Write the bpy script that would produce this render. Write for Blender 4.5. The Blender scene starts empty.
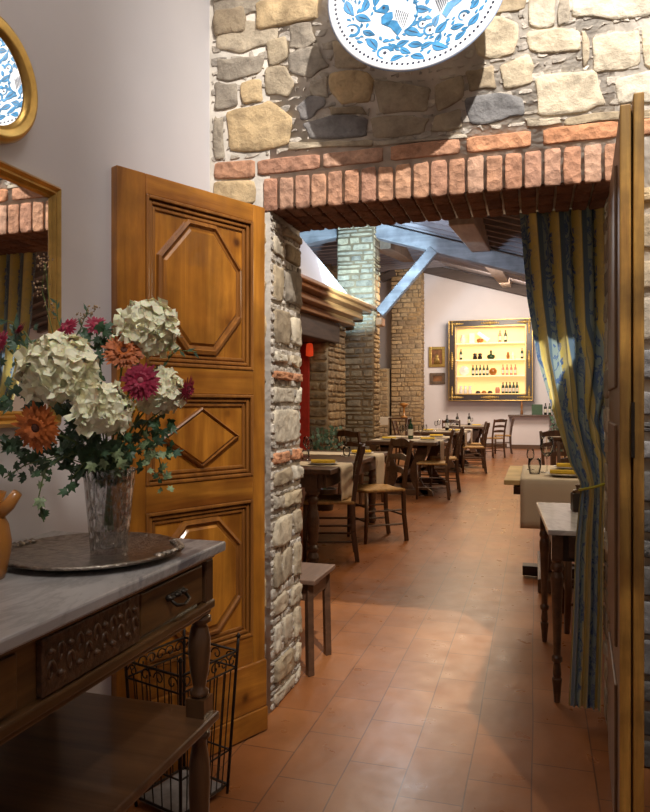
import bpy, bmesh, math, random
from mathutils import Vector, Matrix
R_ = math.radians
C = bpy.context.scene.collection
sc = bpy.context.scene
rng = random.Random(7)

# ------------------------------------------------------------------ materials
def new_mat(name):
    m = bpy.data.materials.new(name); m.use_nodes = True
    nt = m.node_tree; b = nt.nodes['Principled BSDF']
    return m, nt, b
def N(nt, t, **kw):
    n = nt.nodes.new(t)
    for k, v in kw.items():
        if k in n.inputs: n.inputs[k].default_value = v
        else: setattr(n, k, v)
    return n
def L(nt, a, b): nt.links.new(a, b)
def c4(c): return (c[0], c[1], c[2], 1)
def ramp(nt, fac, stops, interp='LINEAR'):
    r = nt.nodes.new('ShaderNodeValToRGB'); r.color_ramp.interpolation = interp
    e = r.color_ramp.elements
    while len(e) > 1: e.remove(e[-1])
    e[0].position = stops[0][0]; e[0].color = c4(stops[0][1])
    for p, c in stops[1:]:
        q = e.new(p); q.color = c4(c)
    L(nt, fac, r.inputs[0]); return r
def coords(nt, scale=(1,1,1), kind='Object', rot=(0,0,0)):
    tc = nt.nodes.new('ShaderNodeTexCoord'); mp = nt.nodes.new('ShaderNodeMapping')
    mp.inputs['Scale'].default_value = scale; mp.inputs['Rotation'].default_value = rot
    L(nt, tc.outputs[kind], mp.inputs[0]); return mp.outputs[0]
def bump(nt, b, h, strength=.3, dist=.01, chain=None):
    n = N(nt, 'ShaderNodeBump'); n.inputs['Strength'].default_value = strength; n.inputs['Distance'].default_value = dist
    L(nt, h, n.inputs['Height'])
    if chain: L(nt, chain, n.inputs['Normal'])
    L(nt, n.outputs[0], b.inputs['Normal']); return n.outputs[0]
def plain(name, col, rough=.5, metal=0, var=.12, vscale=12, bs=.1, bscale=60, **kw):
    m, nt, b = new_mat(name)
    v = coords(nt)
    n = N(nt, 'ShaderNodeTexNoise', Scale=vscale, Detail=4.0); L(nt, v, n.inputs['Vector'])
    lo = tuple(max(0, x*(1-var)) for x in col); hi = tuple(min(1, x*(1+var)) for x in col)
    r = ramp(nt, n.outputs[0], [(.3, lo), (.7, hi)]); L(nt, r.outputs[0], b.inputs['Base Color'])
    b.inputs['Roughness'].default_value = rough; b.inputs['Metallic'].default_value = metal
    if bs:
        n2 = N(nt, 'ShaderNodeTexNoise', Scale=bscale, Detail=3.0); L(nt, v, n2.inputs['Vector'])
        bump(nt, b, n2.outputs[0], bs, .005)
    for k, x in kw.items(): b.inputs[k.replace('_', ' ')].default_value = x
    return m
def wood(name, c1, c2, axis='Z', rough=.4, scale=1.0, knots=False, coat=0.0, dirt=0.0):
    m, nt, b = new_mat(name)
    st = {'X': (1.2, 14, 14), 'Y': (14, 1.2, 14), 'Z': (14, 14, 1.2)}[axis]
    v = coords(nt, tuple(q*scale for q in st))
    n = N(nt, 'ShaderNodeTexNoise', Scale=1.6, Detail=8.0, Roughness=.62, Distortion=.6); L(nt, v, n.inputs['Vector'])
    mid = tuple((p+q)/2 for p, q in zip(c1, c2))
    r = ramp(nt, n.outputs[0], [(.28, c2), (.5, mid), (.68, c1)])
    out = r.outputs[0]
    v2 = coords(nt)
    if knots:
        k = N(nt, 'ShaderNodeTexVoronoi', Scale=5.5); L(nt, v2, k.inputs['Vector'])
        kr = ramp(nt, k.outputs['Distance'], [(.04, (.12,.05,.02)), (.13, (.75,.68,.6)), (.3, (1,1,1))])
        mx = N(nt, 'ShaderNodeMix', data_type='RGBA', blend_type='MULTIPLY'); mx.inputs[0].default_value = .9
        L(nt, out, mx.inputs[6]); L(nt, kr.outputs[0], mx.inputs[7]); out = mx.outputs[2]
    if dirt:
        k = N(nt, 'ShaderNodeTexNoise', Scale=5.0, Detail=6.0); L(nt, v2, k.inputs['Vector'])
        kr = ramp(nt, k.outputs[0], [(.4, (1-dirt,)*3), (.6, (1,1,1))])
        mx = N(nt, 'ShaderNodeMix', data_type='RGBA', blend_type='MULTIPLY'); mx.inputs[0].default_value = 1
        L(nt, out, mx.inputs[6]); L(nt, kr.outputs[0], mx.inputs[7]); out = mx.outputs[2]
    L(nt, out, b.inputs['Base Color'])
    b.inputs['Roughness'].default_value = rough; b.inputs['Coat Weight'].default_value = coat
    bump(nt, b, n.outputs[0], .25, .004)
    return m
def stone(name, stops, rough=.9, bstr=.6, bscale=22, hue=True):
    m, nt, b = new_mat(name)
    g = nt.nodes.new('ShaderNodeNewGeometry')
    r = ramp(nt, g.outputs['Random Per Island'], stops)
    v = coords(nt)
    n = N(nt, 'ShaderNodeTexNoise', Scale=bscale*.5, Detail=8.0, Roughness=.68); L(nt, v, n.inputs['Vector'])
    nr = ramp(nt, n.outputs[0], [(.3, (.5,.48,.46)), (.5, (.9,.88,.86)), (.72, (1.25,1.22,1.15))])
    mx = N(nt, 'ShaderNodeMix', data_type='RGBA', blend_type='MULTIPLY'); mx.inputs[0].default_value = 1
    L(nt, r.outputs[0], mx.inputs[6]); L(nt, nr.outputs[0], mx.inputs[7])
    L(nt, mx.outputs[2], b.inputs['Base Color']); b.inputs['Roughness'].default_value = rough
    n2 = N(nt, 'ShaderNodeTexNoise', Scale=bscale, Detail=10.0, Roughness=.7); L(nt, v, n2.inputs['Vector'])
    nb_ = bump(nt, b, n2.outputs[0], bstr, .02)
    n3 = N(nt, 'ShaderNodeTexVoronoi', Scale=bscale*.8); L(nt, v, n3.inputs['Vector']); bump(nt, b, n3.outputs['Distance'], .35, .02, nb_)
    return m
def emit(name, col, s):
    m, nt, b = new_mat(name)
    b.inputs['Base Color'].default_value = c4(col); b.inputs['Emission Color'].default_value = c4(col); b.inputs['Emission Strength'].default_value = s
    return m
def glassm(name, col=(1,1,1), rough=0.0, ior=1.45):
    m, nt, b = new_mat(name)
    b.inputs['Base Color'].default_value = c4(col); b.inputs['Transmission Weight'].default_value = 1
    b.inputs['Roughness'].default_value = rough; b.inputs['IOR'].default_value = ior
    return m

M = {}
M['mortar'] = plain('mortar', (.62,.56,.48), .95, var=.25, vscale=9, bs=1.0, bscale=30)
M['plaster'] = plain('white_plaster', (.70,.67,.68), .85, var=.03, vscale=3, bs=.05, bscale=20)
M['plaster_far'] = plain('warm_plaster', (.74,.69,.70), .85, var=.03, vscale=2, bs=.03)
M['stone_front'] = stone('fieldstone', [(0,(.33,.26,.18)),(.18,(.50,.40,.26)),(.36,(.39,.34,.27)),(.5,(.58,.49,.36)),(.66,(.44,.36,.25)),(.82,(.31,.27,.22)),(1,(.62,.54,.42))])
M['stone_pale'] = stone('pale_fieldstone', [(0,(.70,.62,.48)),(.3,(.60,.50,.35)),(.6,(.72,.66,.54)),(1,(.55,.47,.35))])
M['stone_slate'] = stone('grey_slate_stone', [(0,(.20,.195,.195)),(1,(.27,.25,.24))])
M['stone_gold'] = stone('golden_fieldstone', [(0,(.55,.40,.22)),(1,(.60,.45,.26))])
M['stone_dark'] = stone('dark_wall_stone', [(0,(.24,.18,.11)),(.3,(.34,.25,.14)),(.6,(.19,.16,.12)),(.8,(.40,.30,.17)),(1,(.28,.22,.15))])
M['stone_warm'] = stone('warm_wall_stone', [(0,(.40,.27,.14)),(.3,(.52,.36,.19)),(.6,(.33,.24,.15)),(1,(.58,.42,.24))])
M['mortar_warm'] = plain('warm_mortar', (.30,.22,.13), .95, var=.3, vscale=6, bs=.8, bscale=30)
M['brick'] = stone('red_brick', [(0,(.50,.25,.15)),(.3,(.58,.33,.20)),(.6,(.45,.23,.15)),(1,(.64,.42,.29))], bscale=40, bstr=.5)
M['brick_orange'] = stone('orange_brick', [(0,(.60,.27,.13)),(1,(.62,.31,.17))], bscale=40, bstr=.5)
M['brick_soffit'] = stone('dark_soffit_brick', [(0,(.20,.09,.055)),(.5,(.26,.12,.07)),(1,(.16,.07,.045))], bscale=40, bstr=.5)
M['mortar_dark'] = plain('dark_mortar', (.12,.08,.06), .95, var=.3, vscale=8, bs=.6, bscale=30)
M['door_v'] = wood('honey_pine_vertical', (.62,.25,.028), (.25,.075,.008), 'Z', .38, .8, True, .25, .35)
M['door_h'] = wood('honey_pine_horizontal', (.58,.235,.028), (.25,.075,.009), 'X', .38, .8, True, .25, .3)
M['door_mould'] = wood('dark_pine_moulding', (.36,.14,.025), (.16,.055,.012), 'Z', .35, 1, False, .2)
M['door_old'] = wood('weathered_pine_edge', (.85,.48,.10), (.40,.18,.035), 'Z', .6, 1.2, True, 0, .55)
M['door_face'] = wood('worn_brown_door_face', (.24,.13,.06), (.13,.07,.035), 'Z', .5, 1)
M['walnut'] = wood('walnut_console', (.19,.095,.032), (.06,.028,.011), 'Y', .32, 1, False, .3)
M['walnut_v'] = wood('walnut_turned', (.16,.08,.035), (.06,.028,.014), 'Z', .3, 1, False, .3)
M['shelf_w'] = wood('walnut_shelf', (.17,.085,.04), (.06,.03,.016), 'X', .35, .7, False, .3)
M['carve'] = plain('carved_walnut', (.09,.045,.022), .4, var=.5, vscale=60, bs=.6, bscale=90)
M['chair'] = wood('dark_chair_wood', (.12,.052,.022), (.045,.02,.01), 'Z', .35, 1, False, .2)
M['tablew'] = wood('dark_table_wood', (.13,.065,.035), (.055,.028,.016), 'Y', .35, 1, False, .2)
M['rush'] = plain('woven_rush', (.42,.24,.085), .7, var=.3, vscale=40, bs=.7, bscale=120)
M['linen'] = plain('cream_linen', (.66,.57,.45), .9, var=.05, vscale=5, bs=.3, bscale=150)
M['linen_y'] = plain('pale_yellow_wood', (.62,.46,.22), .6, var=.15, vscale=5, bs=.1)
M['napkin'] = plain('yellow_napkin', (.70,.46,.04), .85, var=.12, vscale=30, bs=.3, bscale=120)
M['china'] = plain('white_china', (.75,.72,.68), .2, var=.03, bs=0)
M['glass'] = glassm('clear_glass')
M['gold'] = plain('antique_gilt', (.60,.38,.11), .32, .9, var=.2, vscale=20, bs=.12, bscale=50)
M['gold_dark'] = plain('dull_gilt', (.40,.26,.08), .45, .7, var=.5, vscale=25, bs=.5, bscale=60)
M['mirror'] = plain('mirror_glass', (.9,.9,.9), .01, 1, var=0, bs=0)
M['silver'] = plain('tarnished_silver', (.46,.43,.39), .14, 1, var=.06, vscale=6, bs=.0)
M['silver_rim'] = plain('ornate_silver_rim', (.30,.26,.22), .32, 1, var=.4, vscale=50, bs=1.0, bscale=90)
M['iron'] = plain('wrought_iron', (.035,.025,.02), .5, .6, var=.3, bs=.3)
M['handle'] = plain('dark_bronze_handle', (.06,.05,.04), .4, .8, var=.3, bs=.3)
M['beam_grey'] = wood('grey_weathered_beam', (.30,.29,.30), (.15,.145,.16), 'X', .8, .4, False, 0, .3)
M['beam_dark'] = wood('dark_roof_beam', (.12,.09,.08), (.06,.045,.04), 'X', .8, .4)
M['beam_pale'] = wood('pale_roof_purlin', (.42,.33,.26), (.26,.19,.15), 'Y', .8, .4)
M['beam_brown'] = wood('brown_ridge_beam', (.20,.13,.085), (.09,.06,.04), 'Y', .8, .4)
M['joist'] = wood('grey_joist', (.26,.23,.24), (.14,.12,.13), 'X', .8, .6)
M['ceil_board'] = wood('ceiling_boards', (.17,.15,.17), (.09,.08,.09), 'Y', .85, .5)
M['lintel_wood'] = wood('fireplace_lintel_wood', (.13,.085,.06), (.055,.035,.028), 'Y', .7, .6)
M['cornice'] = wood('orange_brown_cornice', (.40,.17,.05), (.20,.08,.025), 'Y', .4, .5, False, .3)
M['cab_black'] = plain('black_lacquer_frame', (.035,.022,.018), .35, 0, var=.3, bs=.1)
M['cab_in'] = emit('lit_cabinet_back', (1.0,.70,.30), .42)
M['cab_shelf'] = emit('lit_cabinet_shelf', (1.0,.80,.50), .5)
M['red_wall'] = plain('red_painted_wall', (.45,.03,.015), .7, var=.2)
M['red_glow'] = emit('red_lamp_cloth', (.8,.06,.015), .5)
M['soot'] = plain('sooty_interior', (.05,.03,.02), .95, var=.4)
M['green_glass'] = plain('green_bottle_glass', (.015,.05,.02), .08, var=.1, bs=0)
M['dark_glass'] = plain('dark_bottle_glass', (.015,.012,.010), .08, var=.1, bs=0)
M['amber'] = plain('amber_bottle_glass', (.35,.12,.02), .1, var=.1, bs=0)
M['label'] = plain('bottle_label', (.75,.70,.58), .8, var=.05, bs=0)
M['pink'] = plain('rose_bottle', (.60,.25,.16), .15, var=.1, bs=0)
M['leaf'] = plain('dark_ivy_leaf', (.035,.085,.035), .45, var=.5, vscale=30, bs=.2)
M['leaf2'] = plain('variegated_ivy_leaf', (.20,.27,.13), .5, var=.7, vscale=70, bs=.2)
M['leaf3'] = plain('grey_green_leaf', (.08,.15,.10), .55, var=.3, vscale=30, bs=.2)
M['stem'] = plain('green_stem', (.10,.15,.04), .6, var=.2, bs=0)
M['white_petal'] = plain('creamy_petal', (.93,.88,.64), .55, var=.08, vscale=20, bs=.1, Subsurface_Weight=.15)
M['orange_petal'] = plain('rust_orange_petal', (.50,.13,.025), .6, var=.35, vscale=40, bs=.1)
M['crimson_petal'] = plain('crimson_petal', (.32,.012,.05), .6, var=.35, vscale=40, bs=.1)
M['flower_eye'] = plain('brown_flower_eye', (.10,.035,.02), .8, var=.5, vscale=80, bs=.8, bscale=200)
M['eye_pink'] = plain('pale_flower_eye', (.35,.10,.12), .8, var=.5, vscale=80, bs=.8, bscale=200)
M['berry'] = plain('small_yellow_blossom', (.55,.48,.04), .6)
M['dry'] = plain('dried_tan_blossom', (.33,.22,.13), .8, var=.4, vscale=50)
M['ochre'] = plain('ochre_glazed_clay', (.42,.17,.035), .3, var=.2, Coat_Weight=.4)
M['glaze_w'] = plain('white_majolica_glaze', (.80,.82,.85), .12, var=.03, bs=.02, Coat_Weight=.5)
M['glaze_b'] = plain('blue_majolica_paint', (.05,.20,.38), .2, var=.45, vscale=25, bs=0)
M['glaze_d'] = plain('dark_outline_paint', (.03,.035,.06), .3, bs=0)
M['cord'] = plain('yellow_green_cord', (.52,.50,.05), .6)
M['window_g'] = plain('grey_window_glass', (.22,.22,.22), .2, var=.1, bs=0)
M['pewter'] = plain('brown_baseboard_wood', (.12,.06,.03), .5)
M['red_pic'] = plain('painted_saint_panel', (.22,.09,.03), .6, var=.7, vscale=6)

def marble(name, base, vein, rough=.25, sc_=3.0):
    m, nt, b = new_mat(name); v = coords(nt, (1,.45,1))
    n = N(nt, 'ShaderNodeTexNoise', Scale=sc_, Detail=10.0, Roughness=.65, Distortion=2.2); L(nt, v, n.inputs['Vector'])
    r = ramp(nt, n.outputs[0], [(.36, vein), (.44, base), (.49, tuple(x*.72 for x in base)), (.53, base), (.7, tuple(min(1, x*1.15) for x in base))])
    L(nt, r.outputs[0], b.inputs['Base Color']); b.inputs['Roughness'].default_value = rough
    return m
M['marble'] = marble('grey_veined_marble', (.44,.42,.41), (.16,.16,.175), .3)
M['marble_w'] = marble('white_marble', (.68,.66,.64), (.46,.45,.45), .15, 1.5)

def tile_mat():
    m, nt, b = new_mat('terracotta_floor_tiles')
    v = coords(nt, rot=(0,0,R_(90)))
    w = N(nt, 'ShaderNodeTexNoise', Scale=1.2, Detail=2.0); L(nt, v, w.inputs['Vector'])
    va = N(nt, 'ShaderNodeVectorMath', operation='MULTIPLY_ADD'); L(nt, w.outputs['Color'], va.inputs[0]); va.inputs[1].default_value = (.015,.015,0); L(nt, v, va.inputs[2])
    br = N(nt, 'ShaderNodeTexBrick'); L(nt, va.outputs[0], br.inputs['Vector'])
    br.offset = .5
    for k, x in (('Scale',1.0),('Mortar Size',.0028),('Mortar Smooth',.2),('Brick Width',.335),('Row Height',.205),('Bias',0.0)): br.inputs[k].default_value = x
    br.inputs['Color1'].default_value = (.37,.15,.055,1); br.inputs['Color2'].default_value = (.31,.118,.042,1); br.inputs['Mortar'].default_value = (.17,.07,.035,1)
    n = N(nt, 'ShaderNodeTexNoise', Scale=2.3, Detail=6.0, Roughness=.6); L(nt, v, n.inputs['Vector'])
    nr = ramp(nt, n.outputs[0], [(.3, (.72,.66,.6)), (.6, (1.05,1,.95)), (.75,(1.2,1.15,1.0))])
    mx = N(nt, 'ShaderNodeMix', data_type='RGBA', blend_type='MULTIPLY'); mx.inputs[0].default_value = 1
    L(nt, br.outputs[0], mx.inputs[6]); L(nt, nr.outputs[0], mx.inputs[7]); L(nt, mx.outputs[2], b.inputs['Base Color'])
    n3 = N(nt, 'ShaderNodeTexNoise', Scale=9.0, Detail=4.0); L(nt, v, n3.inputs['Vector'])
    mr = N(nt, 'ShaderNodeMapRange'); L(nt, n3.outputs[0], mr.inputs[0]); mr.inputs[3].default_value = .20; mr.inputs[4].default_value = .42
    L(nt, mr.outputs[0], b.inputs['Roughness'])
    n1 = bump(nt, b, br.outputs['Fac'], -.35, .004)
    n4 = N(nt, 'ShaderNodeTexNoise', Scale=5.0, Detail=3.0); L(nt, v, n4.inputs['Vector'])
    bump(nt, b, n4.outputs[0], .12, .02, n1)
    return m
M['tiles'] = tile_mat()

def curtain_mat():
    m, nt, b = new_mat('striped_floral_brocade')
    tc = nt.nodes.new('ShaderNodeTexCoord'); sx = nt.nodes.new('ShaderNodeSeparateXYZ'); L(nt, tc.outputs['UV'], sx.inputs[0])
    mu = N(nt, 'ShaderNodeMath', operation='MULTIPLY'); L(nt, sx.outputs[0], mu.inputs[0]); mu.inputs[1].default_value = 4.6
    fr = N(nt, 'ShaderNodeMath', operation='FRACT'); L(nt, mu.outputs[0], fr.inputs[0])
    st = ramp(nt, fr.outputs[0], [(0,(.27,.36,.34)),(.40,(.32,.40,.35)),(.42,(.60,.46,.10)),(.56,(.78,.60,.15)),(.68,(.80,.64,.25)),(.70,(.28,.28,.14)),(.74,(.62,.48,.16)),(.86,(.55,.42,.10)),(.89,(.10,.17,.23))], 'LINEAR')
    mp = nt.nodes.new('ShaderNodeMapping'); mp.inputs['Scale'].default_value = (15, 22, 1); L(nt, tc.outputs['UV'], mp.inputs[0])
    ns = N(nt, 'ShaderNodeTexNoise', Scale=1.1, Detail=4.0, Distortion=1.8); L(nt, mp.outputs[0], ns.inputs['Vector'])
    fl = ramp(nt, ns.outputs[0], [(.50,(0,0,0)),(.53,(1,1,1)),(.58,(1,1,1)),(.60,(.2,.2,.2)),(.64,(1,1,1)),(.68,(0,0,0))])
    inb = ramp(nt, fr.outputs[0], [(0,(1,1,1)),(.45,(1,1,1)),(.47,(.12,.12,.12))])
    mm = N(nt, 'ShaderNodeMath', operation='MULTIPLY'); L(nt, fl.outputs[0], mm.inputs[0]); L(nt, inb.outputs[0], mm.inputs[1])
    mx = N(nt, 'ShaderNodeMix', data_type='RGBA'); L(nt, mm.outputs[0], mx.inputs[0]); L(nt, st.outputs[0], mx.inputs[6]); mx.inputs[7].default_value = (.06,.13,.30,1)
    L(nt, mx.outputs[2], b.inputs['Base Color']); b.inputs['Roughness'].default_value = .5; b.inputs['Sheen Weight'].default_value = .4
    v = coords(nt, (300,300,300)); n2 = N(nt, 'ShaderNodeTexNoise', Scale=1.0); L(nt, v, n2.inputs['Vector']); bump(nt, b, n2.outputs[0], .15, .002)
    return m
M['curtain'] = curtain_mat()
def thin_glass(name, tint, gl, rough=.03, bumpy=0, refr=0):
    m = bpy.data.materials.new(name); m.use_nodes = True; nt = m.node_tree; nt.nodes.clear()
    out = nt.nodes.new('ShaderNodeOutputMaterial'); tr = nt.nodes.new('ShaderNodeBsdfTransparent'); tr.inputs[0].default_value = c4(tint)
    g = nt.nodes.new('ShaderNodeBsdfGlossy'); g.inputs['Roughness'].default_value = rough
    lw = nt.nodes.new('ShaderNodeLayerWeight'); lw.inputs[0].default_value = gl
    mx = nt.nodes.new('ShaderNodeMixShader'); L(nt, lw.outputs['Fresnel' if not bumpy else 'Facing'], mx.inputs[0]); L(nt, tr.outputs[0], mx.inputs[1]); L(nt, g.outputs[0], mx.inputs[2])
    if bumpy:
        v = coords(nt, (1,1,.55)); n = N(nt, 'ShaderNodeTexVoronoi', Scale=85.0); L(nt, v, n.inputs['Vector'])
        b = N(nt, 'ShaderNodeBump'); b.inputs['Strength'].default_value = 1; b.inputs['Distance'].default_value = .01; L(nt, n.outputs['Distance'], b.inputs['Height'])
        L(nt, b.outputs[0], g.inputs['Normal']); L(nt, b.outputs[0], lw.inputs['Normal'])
    L(nt, mx.outputs[0], out.inputs[0]); return m
M['glass'] = thin_glass('clear_glass', (.95,.95,.94), .2, .12)
def cut_glass():
    m = glassm('cut_crystal'); nt = m.node_tree; b = nt.nodes['Principled BSDF']; b.inputs['IOR'].default_value = 1.5
    b.inputs['Base Color'].default_value = (.93,.93,.93,1)
    v = coords(nt, (1,1,.6)); n = N(nt, 'ShaderNodeTexVoronoi', Scale=75.0); L(nt, v, n.inputs['Vector']); bump(nt, b, n.outputs['Distance'], .8, .006)
    return m
M['crystal'] = thin_glass('cut_crystal', (.86,.86,.86), .42, .08, 1)

# ------------------------------------------------------------------ mesh builder
class MB:
    def __init__(s): s.v = []; s.f = []; s.mi = []; s.uv = None
    def add(s, vs, fs, mi=0):
        o = len(s.v); s.v += [tuple(v) for v in vs]; s.f += [tuple(i+o for i in f) for f in fs]; s.mi += [mi]*len(fs); return s
    def box(s, c, d, rot=None, mi=0):
        x, y, z = d[0]/2, d[1]/2, d[2]/2
        vs = [Vector((a*x, b*y, e*z)) for a in (-1,1) for b in (-1,1) for e in (-1,1)]
        if rot is not None: vs = [rot @ v for v in vs]
        c = Vector(c)
        return s.add([v+c for v in vs], [(0,1,3,2),(4,6,7,5),(0,4,5,1),(2,3,7,6),(0,2,6,4),(1,5,7,3)], mi)
    def bar(s, p, q, w, h, up=(0,0,1), mi=0):
        p, q = Vector(p), Vector(q); d = q-p; l = d.length; y = d.normalized(); z = Vector(up)
        x = y.cross(z)
        if x.length < 1e-4: x = y.cross(Vector((1,0,0)))
        x.normalize(); z = x.cross(y)
        return s.box((p+q)/2, (w, l, h), Matrix((x, y, z)).transposed(), mi)
    def tube(s, pts, r, seg=8, cap=True, mi=0):
        pts = [Vector(p) for p in pts]; n = len(pts)
        rr = r if isinstance(r, (list, tuple)) else [r]*n
        vs = []; prev = None
        for i, p in enumerate(pts):
            t = (pts[min(i+1, n-1)]-pts[max(i-1, 0)]).normalized()
            if prev is None:
                u = t.cross(Vector((0,0,1)))
                if u.length < 1e-3: u = t.cross(Vector((1,0,0)))
            else: u = prev - t*prev.dot(t)
            u.normalize(); prev = u; w = t.cross(u)
            for k in range(seg):
                a = 2*math.pi*k/seg; vs.append(p+(u*math.cos(a)+w*math.sin(a))*rr[i])
        fs = [(i*seg+k, i*seg+(k+1)%seg, (i+1)*seg+(k+1)%seg, (i+1)*seg+k) for i in range(n-1) for k in range(seg)]
        if cap: fs += [tuple(range(seg))[::-1], tuple((n-1)*seg+k for k in range(seg))]
        return s.add(vs, fs, mi)
    def lathe(s, prof, c=(0,0,0), seg=24, mi=0, sx=1, sy=1, flute=0, fl=0):
        vs = []; fs = []; n = len(prof)
        for i, (r, z) in enumerate(prof):
            for k in range(seg):
                a = 2*math.pi*k/seg; q = r*(1+(fl if (k % 2) else 0)*(1 if flute else 0))
                vs.append((c[0]+q*math.cos(a)*sx, c[1]+q*math.sin(a)*sy, c[2]+z))
        fs = [(i*seg+k, i*seg+(k+1)%seg, (i+1)*seg+(k+1)%seg, (i+1)*seg+k) for i in range(n-1) for k in range(seg)]
        if prof[0][0] > 1e-5 and prof[0] != prof[-1]: fs.append(tuple(range(seg))[::-1])
        if prof[-1][0] > 1e-5 and prof[0] != prof[-1]: fs.append(tuple((n-1)*seg+k for k in range(seg)))
        return s.add(vs, fs, mi)
    def prism(s, poly, O, U, V, Nn, th, mi=0):
        O, U, V, Nn = map(Vector, (O, U, V, Nn)); n = len(poly)
        a = [O+U*p[0]+V*p[1] for p in poly]; b = [v+Nn*th for v in a]
        return s.add(a+b, [tuple(range(n))[::-1], tuple(range(n, 2*n))] + [(i, (i+1)%n, n+(i+1)%n, n+i) for i in range(n)], mi)
    def grid(s, fn, nu, nv, mi=0):
        o = len(s.v)
        vs = [fn(i/nu, j/nv) for j in range(nv+1) for i in range(nu+1)]
        fs = [(j*(nu+1)+i, j*(nu+1)+i+1, (j+1)*(nu+1)+i+1, (j+1)*(nu+1)+i) for j in range(nv) for i in range(nu)]
        return s.add(vs, fs, mi)
    def build(s, name, mats, parent=None, smooth=False, bevel=0, loc=None, solid=0, uv=None, sub=0):
        me = bpy.data.meshes.new(name); me.from_pydata(s.v, [], s.f); me.validate()
        if not isinstance(mats, (list, tuple)): mats = [mats]
        for m in mats: me.materials.append(M[m] if isinstance(m, str) else m)
        if len(mats) > 1 and len(me.polygons) == len(s.mi):
            me.polygons.foreach_set('material_index', s.mi)
        bm = bmesh.new(); bm.from_mesh(me); bmesh.ops.recalc_face_normals(bm, faces=bm.faces)
        if uv:
            lay = bm.loops.layers.uv.new('UVMap')
            bm.verts.ensure_lookup_table()
            for f in bm.faces:
                for l in f.loops: l[lay].uv = uv[l.vert.index]
        bm.to_mesh(me); bm.free()
        if smooth: me.polygons.foreach_set('use_smooth', [True]*len(me.polygons))
        o = bpy.data.objects.new(name, me); C.objects.link(o)
        if parent is not None: o.parent = parent
        if loc: o.location = loc
        if solid: md = o.modifiers.new('solid', 'SOLIDIFY'); md.thickness = solid; md.offset = 0
        if bevel: md = o.modifiers.new('bevel', 'BEVEL'); md.width = bevel; md.segments = 2; md.limit_method = 'ANGLE'; md.angle_limit = R_(40)
        if sub: md = o.modifiers.new('sub', 'SUBSURF'); md.levels = sub; md.render_levels = sub
        return o

def tag(o, label=None, cat=None, group=None, kind=None):
    for k, v in (('label', label), ('category', cat), ('group', group), ('kind', kind)):
        if v: o[k] = v
    return o
def thing(name, label, cat, loc=(0,0,0), rz=0, group=None, kind=None):
    o = bpy.data.objects.new(name, None); C.objects.link(o); o.empty_display_size = .05
    o.location = loc; o.rotation_euler = (0, 0, rz); return tag(o, label, cat, group, kind)
KIDS = {}
def kids(o): return [c for c in C.objects if c.parent == o]
def copy_tree(o, loc=None, rz=None, label=None, parent=None, _top=True):
    ch = kids(o); c = o.copy(); C.objects.link(c)
    if not _top: c.parent = parent
    if loc is not None: c.location = loc
    if rz is not None: c.rotation_euler = (0, 0, rz)
    if label: c['label'] = label
    for k in ch: copy_tree(k, parent=c, _top=False)
    return c

# ------------------------------------------------------------------ stones
def chaikin(p, it=1):
    for _ in range(it):
        q = []
        for i in range(len(p)):
            a, b = p[i], p[(i+1) % len(p)]
            q += [(a[0]*.84+b[0]*.16, a[1]*.84+b[1]*.16), (a[0]*.16+b[0]*.84, a[1]*.16+b[1]*.84)]
        p = q
    return p
def add_stone(mb, poly, O, U, V, Nn, h, mi=0, jit=.004, rnd=rng, smooth=1):
    p = []
    for i in range(len(poly)):
        a, b = poly[i], poly[(i+1) % len(poly)]
        p.append(a); p.append(((a[0]+b[0])/2+rnd.uniform(-jit, jit), (a[1]+b[1])/2+rnd.uniform(-jit, jit)))
    p = chaikin(p, smooth); n = len(p)
    cx = sum(a[0] for a in p)/n; cy = sum(a[1] for a in p)/n
    vs = []
    for sc_, hh in ((1.0, -.4), (.985, .5), (.955, .85), (.80, .98), (.42, 1.0)):
        for a in p:
            dz = 0 if hh < 0 else rnd.uniform(-.22, .22)*h
            vs.append(O+U*(cx+(a[0]-cx)*sc_)+V*(cy+(a[1]-cy)*sc_)+Nn*(h*hh+dz))
    vs.append(O+U*cx+V*cy+Nn*h*1.02)
    fs = [(r*n+i, r*n+(i+1)%n, (r+1)*n+(i+1)%n, (r+1)*n+i) for r in range(4) for i in range(n)]
    fs += [(4*n+i, 4*n+(i+1)%n, 5*n) for i in range(n)]
    mb.add(vs, fs, mi)
def stone_face(mb, u0, u1, v0, v1, O, U, V, Nn, ch=(.05,.1), ln=(.1,.25), h=.015, gap=.008, mis=(0,), rnd=rng, bricks=(), jit=.014, skip=None):
    O, U, V, Nn = map(Vector, (O, U, V, Nn)); v = v0
    while v < v1-.01:
        bk = [b for b in bricks if v-.03 <= b[0] < v+.03]
        if bk: hh = bk[0][1]; mi_c = bk[0][2]
        else: hh = rnd.uniform(*ch); mi_c = None
        nb = [b[0] for b in bricks if b[0] > v+.03]
        if nb and v+hh > nb[0]-.01: hh = nb[0]-v
        if v+hh > v1: hh = v1-v
        if hh < ch[0]*.35: v += max(hh, .01); continue
        u = u0
        while u < u1-.005:
            l = rnd.uniform(*ln)
            if u+l > u1-ln[0]*.5: l = u1-u
            g = gap/2
            if not (skip and skip((u+l/2), v+hh/2)):
                j = jit if mi_c is None else jit*.3
                q = lambda: rnd.uniform(-j, j)
                poly = [(u+g+abs(q()), v+g+abs(q())), (u+l-g-abs(q()), v+g+abs(q())), (u+l-g-abs(q()), v+hh-g-abs(q())), (u+g+abs(q()), v+hh-g-abs(q()))]
                add_stone(mb, poly, O, U, V, Nn, h*rnd.uniform(.6, 1.25), rnd.choice(mis) if mi_c is None else mi_c, j*.6, rnd)
            u += l
        v += hh

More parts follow.
